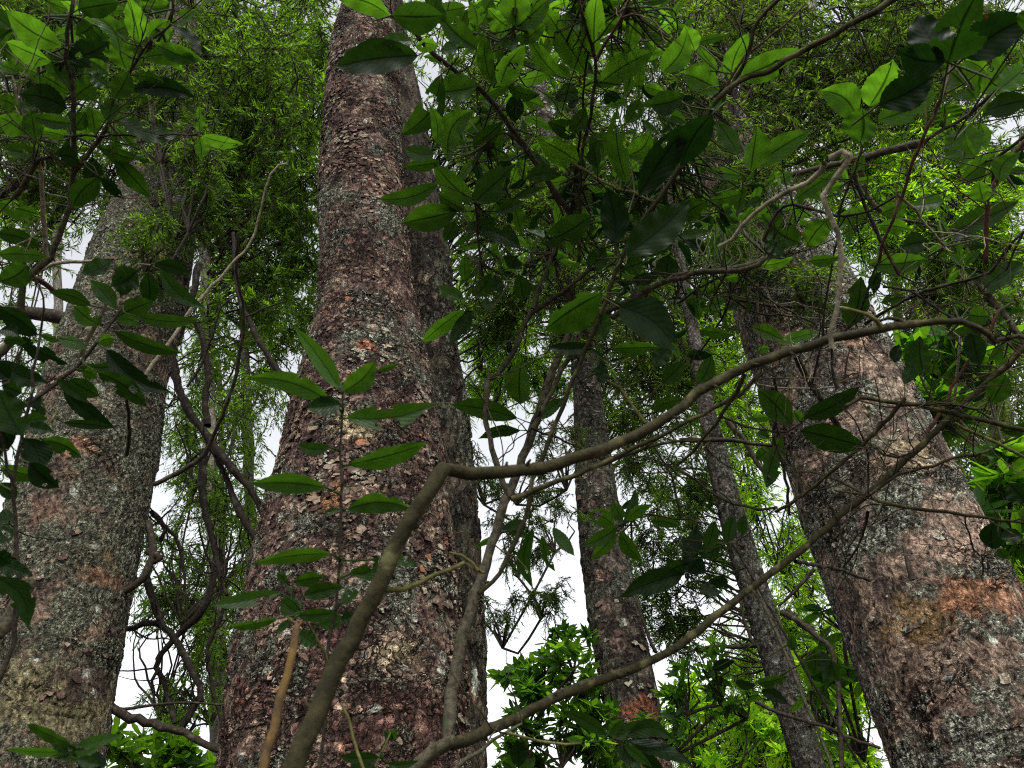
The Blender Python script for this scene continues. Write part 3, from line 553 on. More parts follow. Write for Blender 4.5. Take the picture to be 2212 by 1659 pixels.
canopy('far half transparent tree low in the gap left of the scaly trunk', [(460, 850, 150, 150, 12.5), (490, 1060, 110, 170, 12.5), (410, 1260, 120, 120, 12.5), (500, 1300, 60, 150, 12.5)], 'needle_dark', .28, 77, ([(900, 470, 482), (1600, 478, 494)], 13), tones=(.2, 1), ntw=1.5)
# dark leaning limbs traced in the gap between the two left trunks
def traced(name, label, cat, mat, lines, y, parts='limb', bump=.12, wob=.004, down=True):
    root = thing(name, label, cat)
    for k, (c, r, pts, w0, w1) in enumerate(lines):
        mb = MB(); Q = tr(c, r, pts, w0, w1, y=y + .1 * (k % 3), step=.06); Q[:, 3] *= .85; Q[1:-1, :3] += rng.normal(0, wob, (len(Q) - 2, 3))
        tube(mb, Q[:, :3], Q[:, 3], 9, bump)
        for _ in range(max(3, len(Q) // 5)):      # dead side twigs
            j = rng.integers(1, len(Q) - 1); d = nrm(rng.normal(0, 1, 3) + [0, 0, .2]); W_ = [Q[j, :3]]
            for _q in range(rng.integers(5, 16)): d = nrm(d + rng.normal(0, .22, 3) + np.array([0, 0, .03])); W_.append(W_[-1] + d * .06)
            tube(mb, W_, np.linspace(min(.008, Q[j, 3] * .4), .002, len(W_)), 5, .05)
        mb.build('stem' if k == 0 else parts, M[mat], root)
    return root
traced('leaning_tree', 'dark crooked leaning stem in the gap between the two left trunks', 'tree', 'twig_black',
       [(0, 1, [(1790, 1800), (1700, 1640), (1610, 1500), (1500, 1370), (1400, 1250), (1340, 1160), (1230, 1020), (1160, 860), (1130, 720), (1120, 600), (1200, 380), (1260, 200), (1290, 50)], 75, 60),
        (0, 1, [(1560, 1680), (1490, 1500), (1440, 1380), (1390, 1260), (1370, 1200)], 60, 50), (0, 1, [(1345, 1100), (1330, 950), (1350, 760), (1330, 620), (1290, 480), (1240, 400)], 55, 50),
        (0, 1, [(1900, 900), (1820, 780), (1760, 680), (1680, 560), (1620, 420), (1560, 300), (1530, 100), (1510, -150)], 70, 24)], 6.2)
traced('leaning_tree', 'dark zigzag limb dotted with pale spots low beside the lichen crusted trunk', 'tree', 'twig_black',
       [(0, 2, [(1300, 1230), (1290, 1130), (1210, 960), (1130, 820), (1060, 740), (1005, 630), (975, 520), (945, 410)], 60, 50),
        (0, 2, [(1180, 1390), (1240, 1290), (1290, 1200)], 55, 50), (0, 2, [(1130, 1370), (1070, 1150), (1020, 1010), (1050, 920), (1150, 800), (1260, 690), (1340, 590), (1385, 400), (1395, 280), (1370, 130), (1330, 20), (1310, -150), (1320, -400)], 40, 62),
        (0, 2, [(1470, 540), (1430, 420), (1400, 300)], 30, 42), (0, 2, [(1340, 880), (1400, 760), (1440, 640), (1480, 540)], 40, 26), (0, 2, [(1340, 890), (1360, 1050), (1400, 1240), (1440, 1420)], 35, 22),
        (0, 2, [(990, 20), (1100, 120), (1160, 200), (1190, 360), (1200, 480), (1215, 700)], 40, 14), (0, 2, [(700, 790), (860, 750), (930, 725), (1010, 715), (1050, 735)], 40, 60), (0, 2, [(1690, 210), (1640, 140), (1590, 80), (1540, -20)], 70, 55),
        (0, 2, [(980, 0), (1040, 50), (1070, 120), (1040, 190)], 40, 30), (0, 2, [(990, 1170), (985, 1090), (1030, 1010)], 22, 28)], 5.6)

# ------------------------------------------------------------------ big-leaved understorey, traced leaf by leaf
def leaf_geo(B, T, W, nrm0, rs, tone, mb, nl=22, nw=6, curl=None, bite=.0):
    T = B + (T - B) * 1.09; a = T - B; L = np.linalg.norm(a); a = a / L; W = W * .95
    n = nrm(nrm0 - a * np.dot(nrm0, a)); s = np.cross(a, n)
    t = np.linspace(0, 1, nl + 1); q = np.linspace(-1, 1, nw + 1)
    pk = rs.uniform(.78, 1.0)
    prof = np.sin(np.pi * t ** pk) ** .78 * (1 - .2 * (t - .5)) * np.clip((1 - t) / .16, 0, 1) ** .35
    prof[0] = .03; prof[-1] = .015
    ser = np.where(np.arange(nl + 1) % 2 == 0, 1.03, .97); ser[0] = ser[-1] = 1
    wd = W / 2 * prof * ser
    Y = wd[:, None] * q[None]
    fold = rs.uniform(.08, .38); cl = rs.uniform(-.05, .22) if curl is None else curl
    X = np.broadcast_to((L * t)[:, None], Y.shape).copy() + .12 * np.abs(Y) * (1 - t)[:, None]
    Zz = fold * np.abs(Y) - cl * L * (t ** 2 - t)[:, None] * -1.0
    Zz = Zz + .05 * W * np.sin(t[:, None] * rs.uniform(16, 26) + rs.uniform(0, 6)) * q[None] ** 2 * np.sign(q)[None] * rs.uniform(.3, 1)
    yb = rs.normal(0, .075) * L * np.sin(np.pi * t)
    V = B + a * X[..., None] + s * (Y + yb[:, None])[..., None] + n * Zz[..., None]
    i = np.arange(nl)[:, None] * (nw + 1) + np.arange(nw)[None]
    Fq = np.stack([i, i + 1, i + nw + 2, i + nw + 1], -1).reshape(-1, 4)
    if bite and rs.random() < bite:
        fi, fj = np.divmod(np.arange(len(Fq)), nw); keep = np.ones(len(Fq), bool)
        for _ in range(rs.integers(1, 4)):
            c0 = rs.uniform(.25, .98) * nl; c1 = rs.choice([0, nw, rs.uniform(1, nw - 1)]); rr = rs.uniform(.5, 1.9)
            keep &= ((fi + .5 - c0) / 1.6) ** 2 + (fj + .5 - c1) ** 2 > rr ** 2
        if keep.sum() > 20: Fq = Fq[keep]
    uv = np.stack([np.broadcast_to((q * .5 + .5)[None], Y.shape), np.broadcast_to(t[:, None], Y.shape)], -1).reshape(-1, 2)
    mb.add(V.reshape(-1, 3), Fq, uv=uv, tone=tone)

class Shrub:
    def __init__(s, name, label, cat, mat='branch_brown', leafmat='leaf', seed=1, single=False):
        s.root = thing(name, label, cat); s.mat, s.lm, s.rs = mat, leafmat, np.random.default_rng(seed)
        s.br = []; s.single = single; s.pending = []
    def stem(s, c, r, pts, w0, w1, r0, r1, mat=None, down=None, name='branch', bump=.05, sides=9, wob=.0012):
        Q = tr(c, r, pts, w0, w1, r0=r0, r1=r1, step=.02)
        if len(Q) > 4: Q[1:-1, :3] += s.rs.normal(0, wob, (len(Q) - 2, 3))
        if down:                                   # carry the foot of the stem out of the frame to the ground
            p = Q[0, :3]; e = nrm(Q[0, :3] - Q[min(4, len(Q) - 1), :3]); g_ = np.array([p[0] + e[0] * .5 + down[0], p[1] + down[1], -.05])
            ex = spline(np.vstack([[*g_, Q[0, 3] * 1.25], [*((g_ + p) / 2 + e * .1), Q[0, 3] * 1.1], Q[0]]), .05); Q = np.vstack([ex[:-1], Q])
        mb = MB(); tube(mb, Q[:, :3], Q[:, 3], sides, bump)
        d = Q[:, :3] - CAM; z = d @ fw
        uvp = np.stack([CX + F * (d @ rt) / z, CY - F * (d @ up) / z], 1)
        s.br.append(dict(sm=mb, name=name, mat=M[mat or s.mat], rad=Q[:, 3], P=Q[:, :3], uv=uvp, r=np.linalg.norm(d, axis=1), mb=MB(), pt=MB()))
        return s
    def near(s, u, v):
        best = None
        for k, b in enumerate(s.br):
            dd = np.hypot(b['uv'][:, 0] - u, b['uv'][:, 1] - v); j = int(np.argmin(dd))
            if best is None or dd[j] < best[0]: best = (dd[j], k, j)
        return best
    def put(s, u0_, v0_, u1_, v1_, w, tone, r=None, bite=.42, petiole=True):
        rs = s.rs; dd, k, j = s.near(u0_, v0_); b = s.br[k]
        rr = (b['r'][j] if r is None else r) + rs.normal(0, .035)
        B = pr(u0_, v0_, rr); Lp = math.hypot(u1_ - u0_, v1_ - v0_) / F * rr
        T = pr(u1_, v1_, rr + rs.uniform(-.35, .35) * Lp)
        roll = rs.normal(0, .42); roll = max(-.8, min(.8, roll))
        a = nrm(T - B); n0 = -nrm((B + T) / 2 - CAM); n0 = nrm(n0 - a * np.dot(n0, a)); n0 = n0 * math.cos(roll) + np.cross(a, n0) * math.sin(roll)
        W = w / F * rr / math.cos(roll) ** .7
        mb = MB() if s.single else b['mb']
        leaf_geo(B, T, W, n0, rs, float(np.clip(tone + rs.normal(0, .08), 0, 1)), mb, bite=bite)
        if petiole:
            A = b['P'][j]; dist = np.linalg.norm(A - B)
            if dist > .004:
                md = (A + B) / 2 - a * dist * .15 + np.array([0, 0, -.02]) * min(1, dist * 4)
                Q = spline(np.vstack([A, md, B]), max(.015, dist / 8)); tube(mb if s.single else b['pt'], Q, np.linspace(.0019, .0011, len(Q)) * (1 if dist < .3 else 1.4), 5)
        if s.single: mb.build('leaf', M[s.lm], s.root)
    def leaves(s, c, r, txt, rr=None, **k):
        for row in txt.replace('\n', ' ').split(';'):
            q = [float(x) for x in row.split()]
            if len(q) < 5: continue
            a = tl(c, r, q[0], q[1]); b = tl(c, r, q[2], q[3]); s.put(*a, *b, q[4] / 3, q[5] if len(q) > 5 else .45, r=rr, **k)  # sixth value
        return s
    def whorl(s, u, v, n, Lpx, rr=None, tone=.35, wr=.33, spread=1.0, rj=.0):
        rs = s.rs; a0 = rs.uniform(0, 6.28); jj = s.near(u, v); r1 = (s.br[jj[1]]['r'][jj[2]] + .2 if rr is None else rr) + abs(rs.normal(0, rj))
        for k in range(n):
            a = a0 + 6.28 * k / n + rs.normal(0, .3); L = Lpx * rs.uniform(.6, 1.15)
            s.put(u + 6 * math.cos(a), v + 6 * math.sin(a), u + L * math.cos(a), v + L * math.sin(a) * spread, L * wr * rs.uniform(.7, 1.1), tone + rs.normal(0, .3), r=r1)
    def fill(s, u, v, ru, rv, n, Lpx, rr=None, tone=.35, per=4, rj=.12, **k):
        for _ in range(n):
            a = s.rs.uniform(0, 6.28); q = s.rs.uniform() ** .5
            s.whorl(u + ru * q * math.cos(a), v + rv * q * math.sin(a), s.rs.integers(per - 1, per + 2), Lpx, rr, tone, rj=rj, **k)
    def twigs(s, n, lo=.08, hi=.35, gap=3):
        for _ in range(n):
            b = s.br[s.rs.integers(0, len(s.br))]
            if b['mat'] == M['shoot_green']: continue
            j = s.rs.integers(len(b['P']) // 4, len(b['P'])); p = b['P'][j]
            if abs(b['uv'][j, 0] - CX) > CX + 100 or abs(b['uv'][j, 1] - CY) > CY + 100: continue
            r = min(.0016, b['rad'][j] * .6); d = nrm(s.rs.normal(0, 1, 3) + [0, 0, .3]); L = s.rs.uniform(lo, hi); Q = [p]; st = .02; k2 = d
            for q in range(int(L / st)):
                k2 = nrm(k2 + s.rs.normal(0, .16, 3) + np.array([0, 0, .02])); Q.append(Q[-1] + k2 * st)
                if q > 3 and s.rs.random() < .12:
                    k3 = nrm(k2 + s.rs.normal(0, .7, 3)); R2 = [Q[-1]]
                    for _q in range(s.rs.integers(3, 8)): k3 = nrm(k3 + s.rs.normal(0, .2, 3)); R2.append(R2[-1] + k3 * st)
                    tube(b['sm'], R2, np.linspace(r * .7, r * .4, len(R2)), 4)
            tube(b['sm'], Q, np.linspace(r, r * .5, len(Q)), 5)
    def knobs(s, n, lo=.004, hi=.014):
        for _ in range(n):
            b = s.br[s.rs.integers(0, min(4, len(s.br)))]; j = s.rs.integers(3, len(b['P']) - 2); r = b['rad'][j]; t = nrm(b['P'][j + 1] - b['P'][j])
            d = nrm(np.cross(t, s.rs.normal(0, 1, 3)) + t * .5); L = s.rs.uniform(lo, hi)
            tube(b['sm'], [b['P'][j] + d * r * .6, b['P'][j] + d * (r + L * .4), b['P'][j] + d * (r + L)], [r * .42, r * .3, r * .18], 7, .1)
    def done(s):
        for b in s.br: b['o'] = b['sm'].build(b['name'], b['mat'], s.root)
        for b in s.br:
            if b['mb'].n: b['mb'].extra = (b['pt'], M['stalk']); b['mb'].build('foliage', M[s.lm], b['o'])

# --- the bare branch bent across the front
S = Shrub('bare_branch', 'thick bare brown branch bent sharply and sweeping up across the scaly trunk to the right', 'branch', 'branch_brown', seed=51)
S.stem(0, 2, [(1880, 1720), (2050, 1300), (2205, 960), (2212 + 200, 560), (2212 + 330, 270), (2212 + 490, 0), (2212 + 560, -120), (2212 + 640, -265), (2212 + 665, -285)], 136, 112, .80, .86, down=(-.05, .0), name='stem', bump=.03, sides=14)
S.stem(1, 1, [(635, 1378), (700, 1398), (850, 1410), (1050, 1402), (1300, 1368), (1500, 1315), (1700, 1250), (1880, 1170), (2040, 1090), (2212, 965), (2400, 840), (2650, 705), (2900, 625), (3170, 540), (3412, 492), (3600, 455), (3730, 438)], 104, 58, .86, 1.1, bump=.03, sides=14)
S.stem(2, 1, [(1500, 442), (1650, 432), (1800, 432), (1900, 455), (1980, 505), (2020, 552), (2090, 545), (2180, 525), (2300, 560)], 52, 26, 1.1, 1.15, bump=.04)
S.stem(2, 1, [(965, 600), (962, 500), (1000, 350), (1030, 200), (1030, 0), (1005, -150), (945, -300), (905, -400), (925, -412), (1000, -510), (1062, -610), (1070, -650), (1050, -672), (1000, -655), (955, -635)], 34, 40, 1.0, 1.03, name='side_shoot', mat='twig_pale')
S.stem(2, 1, [(920, -600), (900, -545), (800, -480), (690, -425), (560, -340), (460, -265), (380, -180), (310, -105), (230, -60)], 40, 26, 1.04, 1.12, name='side_shoot', mat='twig_pale')
S.stem(2, 1, [(1285, 465), (1240, 420), (1180, 385), (1090, 350), (1030, 335)], 30, 24, 1.05, 1.03, name='side_shoot', mat='shoot_green')
S.stem(2, 1, [(1450, 445), (1390, 408), (1330, 402), (1260, 425)], 34, 20, 1.09, 1.08, name='side_shoot')
S.stem(1, 2, [(260, 505), (330, 512), (420, 500), (520, 455), (600, 420), (700, 372), (795, 330)], 44, 30, .84, .86, name='side_shoot', mat='shoot_green', bump=.08)
S.knobs(34); S.stem(2, 1, [(400, 770), (350, 880), (270, 1010), (150, 1170), (60, 1270), (-40, 1360)], 36, 22, 1.0, 1.06, name='side_shoot')
S.done()

# --- forked understorey tree in the middle
S = Shrub('understorey_tree', 'forked slender understorey tree with lichened stem and big serrated leaves in the upper middle', 'small tree', 'branch_lichen', seed=52)
S.stem(1, 2, [(440, 1690), (520, 1620), (600, 1550), (690, 1492), (715, 1478)], 112, 104, 1.42, 1.42, down=(-.1, .05), name='stem', sides=12, bump=.06)
S.stem(1, 2, [(700, 1500), (800, 1490), (950, 1420), (1130, 1335), (1300, 1250), (1500, 1150), (1700, 1085), (1970, 980), (2212, 850), (2470, 640), (2620, 525), (2900, 310), (3120, 120), (3260, 0), (3420, -120), (3720, -400), (4020, -690), (4230, -880), (4500, -1130)], 84, 36, 1.42, 2.1, mat='branch_brown', sides=12, bump=.05)
S.stem(1, 2, [(705, 1495), (700, 1330), (720, 1150), (780, 850), (850, 600), (920, 400), (980, 200), (1040, 0), (1075, -110), (1140, -240), (1205, -420), (1275, -640), (1330, -810), (1400, -980), (1490, -1180), (1580, -1260), (1760, -1320), (1920, -1400), (2000, -1450), (2212, -1540), (2420, -1560), (2640, -1600), (2760, -1660)], 92, 34, 1.42, 1.95, sides=12, bump=.07)
S.stem(1, 1, [(1240, 1120), (1330, 940), (1460, 680), (1560, 470), (1600, 380)], 44, 34, 1.6, 1.66)
S.stem(1, 1, [(1100, 1560), (1060, 1480), (1000, 1330), (960, 1180), (940, 1090), (942, 900), (945, 800)], 46, 42, 1.6, 1.68)
S.stem(1, 1, [(945, 800), (1010, 770), (1080, 690), (1140, 570), (1175, 470), (1240, 370), (1370, 280), (1500, 180), (1640, 70)], 46, 30, 1.68, 1.8, mat='twig_dark')
S.stem(1, 1, [(1240, 340), (1290, 180), (1340, 60), (1370, -20), (1400, -200)], 30, 20, 1.75, 1.8, mat='branch_lichen')
S.stem(1, 2, [(890, 530), (980, 450), (1060, 330), (1130, 180), (1210, -20), (1240, -200), (1300, -330), (1400, -600), (1480, -800), (1540, -950), (1690, -1310), (1760, -1500), (1850, -1720), (1960, -1890), (2100, -2080), (2230, -2280), (2320, -2480), (2430, -2660), (2570, -2790), (2750, -2850), (2950, -2970), (3200, -3100), (3450, -3240), (3640, -3360)], 34, 40, 1.5, 1.75, mat='branch_brown', bump=.06)
S.stem(2, 0, [(300, 610), (350, 510), (420, 350), (480, 140), (620, 0), (700, -90)], 34, 24, 1.72, 1.76, mat='branch_brown')
S.stem(2, 0, [(180, 740), (330, 480), (400, 370), (520, 270), (700, 120), (800, 20)], 20, 12, 1.75, 1.8, mat='twig_red')
S.stem(1, 1, [(1400, 1050), (1500, 1180), (1600, 1300)], 10, 8, 1.6, 1.65, mat='shoot_green')
S.stem(1, 0, [(1490, 1400), (1400, 1260), (1260, 1050), (1100, 830), (980, 660), (880, 560), (750, 470), (600, 350), (460, 190), (330, 100)], 46, 30, 1.85, 1.75)
S.stem(1, 0, [(1540, 1700), (1540, 1350), (1560, 1000), (1600, 830), (1640, 600), (1645, 380), (1590, 200), (1535, -20)], 30, 22, 1.8, 1.72, mat='branch_brown')
S.stem(1, 0, [(1650, 380), (1750, 220), (1820, 110), (1880, -30)], 22, 18, 1.74, 1.7, mat='twig_red')
S.stem(1, 0, [(1490, 1390), (1520, 1150), (1545, 900), (1560, 700), (1580, 480), (1600, 330), (1610, 280)], 22, 14, 1.84, 1.78, mat='twig_dark')
S.stem(1, 0, [(1490, 1050), (1600, 1120), (1700, 1180), (1800, 1225), (1900, 1245), (1990, 1300)], 24, 20, 1.78, 1.7, mat='shoot_green')
S.stem(1, 0, [(1070, 470), (1100, 310), (1120, 180), (1130, 60)], 24, 18, 1.7, 1.66, mat='shoot_green')
S.stem(1, 0, [(900, 1700), (880, 1500), (865, 1320), (860, 1300)], 18, 14, 1.75, 1.7)
S.stem(1, 0, [(1440, 1400), (1340, 1200), (1200, 980), (1050, 860), (940, 930)], 16, 12, 1.8, 1.72, mat='twig_dark')
S.stem(1, 1, [(1290, 1010), (1240, 1120), (1400, 1180), (1560, 1250), (1700, 1330)], 22, 12, 1.6, 1.68, mat='twig_dark')
S.stem(1, 1, [(1100, 1575), (1200, 1540), (1350, 1480), (1600, 1390), (1760, 1315), (1900, 1235), (2050, 1175), (2212, 1090), (2412, 990), (2600, 880), (2720, 740)], 40, 26, 1.5, 1.6, mat='branch_brown')
S.stem(1, 1, [(1700, 1350), (1900, 1270), (2050, 1215), (2212, 1200), (2400, 1190)], 26, 22, 1.6, 1.7, mat='branch_brown')
S.stem(1, 1, [(1750, 400), (1850, 330), (1960, 230), (2080, 170), (2212, 140), (2330, 105), (2500, 105), (2700, 60), (2760, 0)], 44, 34, 1.75, 1.8, mat='branch_lichen')
S.stem(1, 1, [(2000, 1100), (1950, 1060), (1880, 960), (1800, 860), (1650, 760)], 30, 20, 1.6, 1.7, mat='shoot_green')
S.stem(1, 2, [(730, 1670), (900, 1540), (1060, 1430), (1170, 1370)], 32, 18, 1.3, 1.36)
S.stem(1, 2, [(1070, 1430), (1180, 1465), (1350, 1500), (1550, 1500)], 24, 16, 1.34, 1.4, mat='shoot_green')
S.stem(1, 2, [(890, 385), (850, 330), (780, 280), (700, 262)], 28, 16, 1.48, 1.5, mat='shoot_green')
S.stem(1, 2, [(930, 395), (860, 370), (790, 320)], 24, 16, 1.48, 1.5, mat='shoot_green')
S.leaves(1, 0, """320 110 0 0 130 .6; 500 360 0 430 210 .05; 470 270 250 290 90 .5; 650 480 400 850 170 .1; 880 320 640 80 140 .25; 890 170 970 0 130 .6;
1130 170 1130 -60 190 .75; 1140 180 1340 0 150 .7; 1110 190 960 60 130 .65; 1160 290 1320 160 90 .45; 970 540 930 250 110 .15; 1030 560 1180 310 150 .4; 1400 490 1230 260 110 .6;
1590 480 1320 70 170 .7; 1640 360 1660 -30 150 .8; 1860 340 1930 80 115 1; 1650 560 2000 350 165 .75; 2080 470 2230 220 160 .8; 880 560 610 590 180 .5; 1080 560 1270 610 90 .15;
1120 790 1130 620 120 .1; 1190 650 1310 690 70 .5; 690 1050 850 740 170 .6; 850 940 1030 800 110 .15; 620 930 580 700 80 .6; 600 1000 420 960 110 .45; 640 1050 420 1080 90 .4; 630 1190 265 1280 115 .35;
850 1310 620 1080 150 .35; 860 1310 1110 1080 185 .3; 750 1370 420 1440 185 .15; 800 1360 640 1260 100 .2; 1000 1380 1170 1310 80 .35; 1200 1150 1410 1140 110 .25; 1540 1050 1290 900 175 .5; 1520 890 1350 800 115 .1;
1540 600 1390 650 115 .3; 1660 1090 1640 950 100 .1; 1850 1190 1790 720 135 .3; 1850 1010 1990 860 150 .7; 1700 610 1810 650 100 .15; 1720 690 1850 660 50 .9; 2000 680 2212 620 150 .25; 2050 760 2230 800 80 .4;
820 1450 1140 1600 165 .35; 670 1560 730 1440 100 .2; 1840 600 1880 490 60 .9; 1960 560 2090 600 70 .8; 1120 1330 1000 1300 70 .3; 880 170 840 20 110 .5; 1030 250 1130 320 120 .5; 1580 700 1480 840 110 .4;
1600 950 1720 900 110 .4; 1700 1000 1690 850 110 .45; 1850 800 1930 650 110 .4; 480 300 620 300 90 .6; 560 50 640 -40 120 .3; 760 300 650 330 90 .5; 1480 500 1390 420 60 .7""")
S.leaves(1, 0, "330 100 640 100 190 .0; 560 150 620 0 160 .0; 1930 1270 2240 830 205 .0; 1620 1400 1310 1570 185 .15; 1780 1580 1730 1240 190 .1; 1850 1650 2230 1320 250 .0; 2400 740 2212 1050 200 .0", rr=1.5)
S.leaves(2, 0, """240 590 0 480 155 .8; 310 520 420 230 135 .75; 370 500 740 330 165 .6; 80 330 20 180 130 .9; 360 1000 230 800 115 .6; 440 1110 480 850 180 .55; 450 1090 810 860 145 .65; 400 1140 170 1090 80 .8;
620 1200 590 1110 100 .6; 640 1190 710 1130 90 .5; 730 1290 980 1120 90 .45; 720 1220 900 1290 80 .4; 390 1250 190 1290 100 .25; 160 1310 0 1420 140 .1; 760 1580 530 1400 180 .45; 800 1600 950 1420 145 .45; 1000 1420 1230 1370 100 .25;
1290 1380 1420 1310 90 .4; 540 1570 640 1659 120 .2; 250 640 170 700 60 .9; 690 1290 800 1400 90 .3; 520 1290 420 1330 70 .2""")
S.leaves(1, 1, """790 280 640 200 100 .4; 800 340 540 550 115 .25; 850 360 710 560 105 .25; 800 160 800 0 85 .3; 850 260 960 120 110 .3; 900 310 1000 300 70 .2; 1030 280 1000 130 110 .25; 1180 290 1150 130 125 .15; 1090 80 1130 0 150 .2;
1160 960 1170 690 175 .4; 1140 1050 740 970 140 .35; 1250 1060 1440 920 90 .4; 1160 1130 910 1180 85 .3; 1700 540 1650 350 135 .3; 1640 590 1360 590 90 .2; 1750 600 2050 590 100 .2; 1690 830 1690 680 85 .2; 2000 990 2212 930 100 .3;
2080 830 2212 700 120 .2; 1600 100 1700 -40 140 .3; 1830 90 1950 40 130 .35; 2100 150 2120 0 150 .25; 1880 170 2060 120 90 .3; 2030 720 2130 600 120 .15""")
S.leaves(1, 1, "1690 240 1340 470 255 .0; 1800 330 2150 600 285 .0", rr=1.35)
S.leaves(1, 2, """1240 110 1245 470 95 .3; 1300 150 1380 370 65 .3; 1370 100 1500 270 85 .35; 1040 110 1180 60 70 .3; 1060 100 1220 160 60 .2; 1000 150 860 230 40 .5""", rr=1.62, petiole=False)
S.knobs(40); S.fill(1150, 90, 220, 100, 18, 82, tone=.45); S.fill(1130, 350, 170, 200, 22, 72, tone=.3); S.fill(1330, 60, 160, 90, 11, 84, tone=.6); S.fill(1250, 480, 120, 120, 12, 66, tone=.2); S.twigs(170); S.fill(1430, 250, 130, 200, 12, 68, tone=.3); S.fill(1400, 500, 170, 120, 14, 66, tone=.25); S.fill(1080, 560, 90, 90, 7, 48, tone=.3)
S.fill(1640, 480, 120, 90, 9, 60, tone=.4); S.fill(1330, 700, 130, 90, 9, 50, tone=.2); S.fill(1560, 640, 90, 60, 5, 48, tone=.3)
S.done()

# --- leafy shrub at the upper left
S = Shrub('leafy_shrub', 'big glossy leaved shrub with pale shining leaves in the upper left corner', 'shrub', 'branch_lichen', seed=53)
S.stem(0, 0, [(-120, 2360), (30, 2280), (130, 2030), (150, 1850), (250, 1740), (330, 1659), (430, 1400), (475, 1120), (475, 850), (475, 600), (460, 480), (420, 390), (440, 200), (475, 0)], 46, 22, 1.75, 1.7, down=(-.6, .1), name='stem')
S.stem(0, 0, [(480, 1120), (600, 960), (700, 800), (760, 640), (840, 470), (940, 300), (1100, 150), (1120, -40)], 32, 14, 1.72, 1.65)
S.stem(0, 0, [(475, 880), (800, 882), (1050, 872), (1290, 870)], 16, 12, 1.7, 1.66, mat='twig_dark')
S.stem(0, 0, [(40, 500), (80, 490), (110, 620), (140, 760)], 18, 12, 1.7, 1.7, mat='twig_pale')
S.stem(0, 0, [(450, 1140), (300, 960), (170, 860), (60, 790)], 14, 10, 1.74, 1.7, mat='shoot_green')
S.stem(0, 0, [(90, 1280), (180, 1150), (260, 1040), (330, 1015)], 36, 26, 1.85, 1.8)
S.stem(0, 0, [(300, 1700), (280, 1400), (262, 1080)], 34, 26, 1.85, 1.82, mat='twig_pale')
S.leaves(0, 0, """400 300 70 90 155 .7; 330 400 60 280 115 .65; 450 600 160 450 110 .6; 450 570 340 340 115 .6; 780 330 580 110 115 .8; 905 280 840 0 115 .9; 960 250 1090 140 85 .8; 825 460 800 240 145 .55; 440 390 690 280 160 .05;
930 370 1290 390 120 .7; 1000 280 1270 390 100 .85; 1120 160 1255 70 80 .5; 1140 170 1290 350 70 .1; 480 630 650 520 120 .4; 740 640 830 480 120 .35; 850 580 1235 625 110 .05; 870 490 1060 540 65 .15; 430 700 150 620 150 .05; 770 785 1140 870 115 .1;
700 790 730 640 105 .3; 480 840 550 730 90 .3; 620 870 590 700 90 .5; 470 800 240 760 85 .45; 160 860 0 760 130 .75; 230 910 200 720 105 .55; 420 880 270 850 70 .7; 640 950 940 1040 95 .1; 240 990 30 960 85 .1; 520 1060 350 1020 115 .15; 600 1020 595 1200 105 .0;
740 1020 960 1260 115 .05; 640 1150 480 1330 140 .15; 650 1150 790 1280 75 .1; -20 1310 245 1388 110 .25; -20 1510 250 1595 90 .1; -10 1650 290 1665 95 .35; 1290 860 1290 700 85 .85; 1310 880 1560 930 85 .5; 1290 890 1300 1020 85 .75; 120 470 0 420 70 .8;
130 700 0 640 90 .4; 510 60 760 20 115 .15; 290 0 430 60 75 .3; 920 0 1090 20 60 .5; 560 470 700 420 100 .7; 590 480 700 560 100 .6; 700 480 580 390 70 .7; 300 330 420 420 90 .5; 740 200 860 160 80 .6; 600 160 500 220 110 .1; 560 700 560 860 90 .6; 860 640 960 650 60 .3""")
S.twigs(40); S.fill(110, 110, 130, 110, 7, 84, tone=.4); S.fill(270, 60, 120, 60, 4, 66, tone=.4); S.fill(160, 240, 130, 70, 4, 60, tone=.3)
S.done()

# --- drooping shrub at the left, middle height
S = Shrub('leafy_shrub', 'shrub with narrow dark drooping leaves in front of the lichen crusted trunk', 'shrub', 'twig_pale', seed=54)
S.stem(0, 1, [(-200, 1420), (-40, 1100), (150, 985), (270, 900), (480, 730), (600, 600), (740, 410), (800, 320)], 30, 18, 1.6, 1.7, down=(-.7, .1), name='stem', mat='twig_dark')
S.stem(0, 1, [(820, 1290), (838, 1150), (822, 920), (800, 780)], 28, 20, 2.6, 2.2, mat='twig_dark')
S.stem(0, 1, [(890, 870), (960, 740), (1100, 560), (1180, 430), (1290, 290), (1420, 150), (1540, 10), (1640, -120), (1750, -530), (1860, -600)], 32, 12, 1.9, 2.1, mat='twig_pale')
S.stem(0, 1, [(530, 650), (600, 490), (680, 330), (720, 180), (900, 60), (980, 60)], 34, 16, 1.8, 1.75, mat='twig_pale')
S.stem(0, 1, [(-30, 620), (60, 560), (130, 370), (150, 190), (230, 110), (330, 50), (600, 32)], 46, 20, 2.0, 2.0)
S.stem(0, 1, [(180, 130), (260, 160), (350, 230)], 40, 34, 2.0, 2.1, mat='twig_red')
S.stem(0, 1, [(1000, 1480), (1180, 1390), (1320, 1290), (1400, 1130), (1460, 980), (1540, 720), (1580, 390), (1550, 200), (1530, 50), (1545, -150)], 34, 18, 2.6, 2.4, mat='twig_dark')
S.stem(0, 1, [(1580, 395), (1700, 345), (1840, 295)], 16, 10, 2.5, 2.5, mat='twig_dark')
S.stem(0, 1, [(1210, 850), (1290, 730), (1370, 530), (1440, 320), (1520, 270)], 18, 10, 2.5, 2.5, mat='twig_dark')
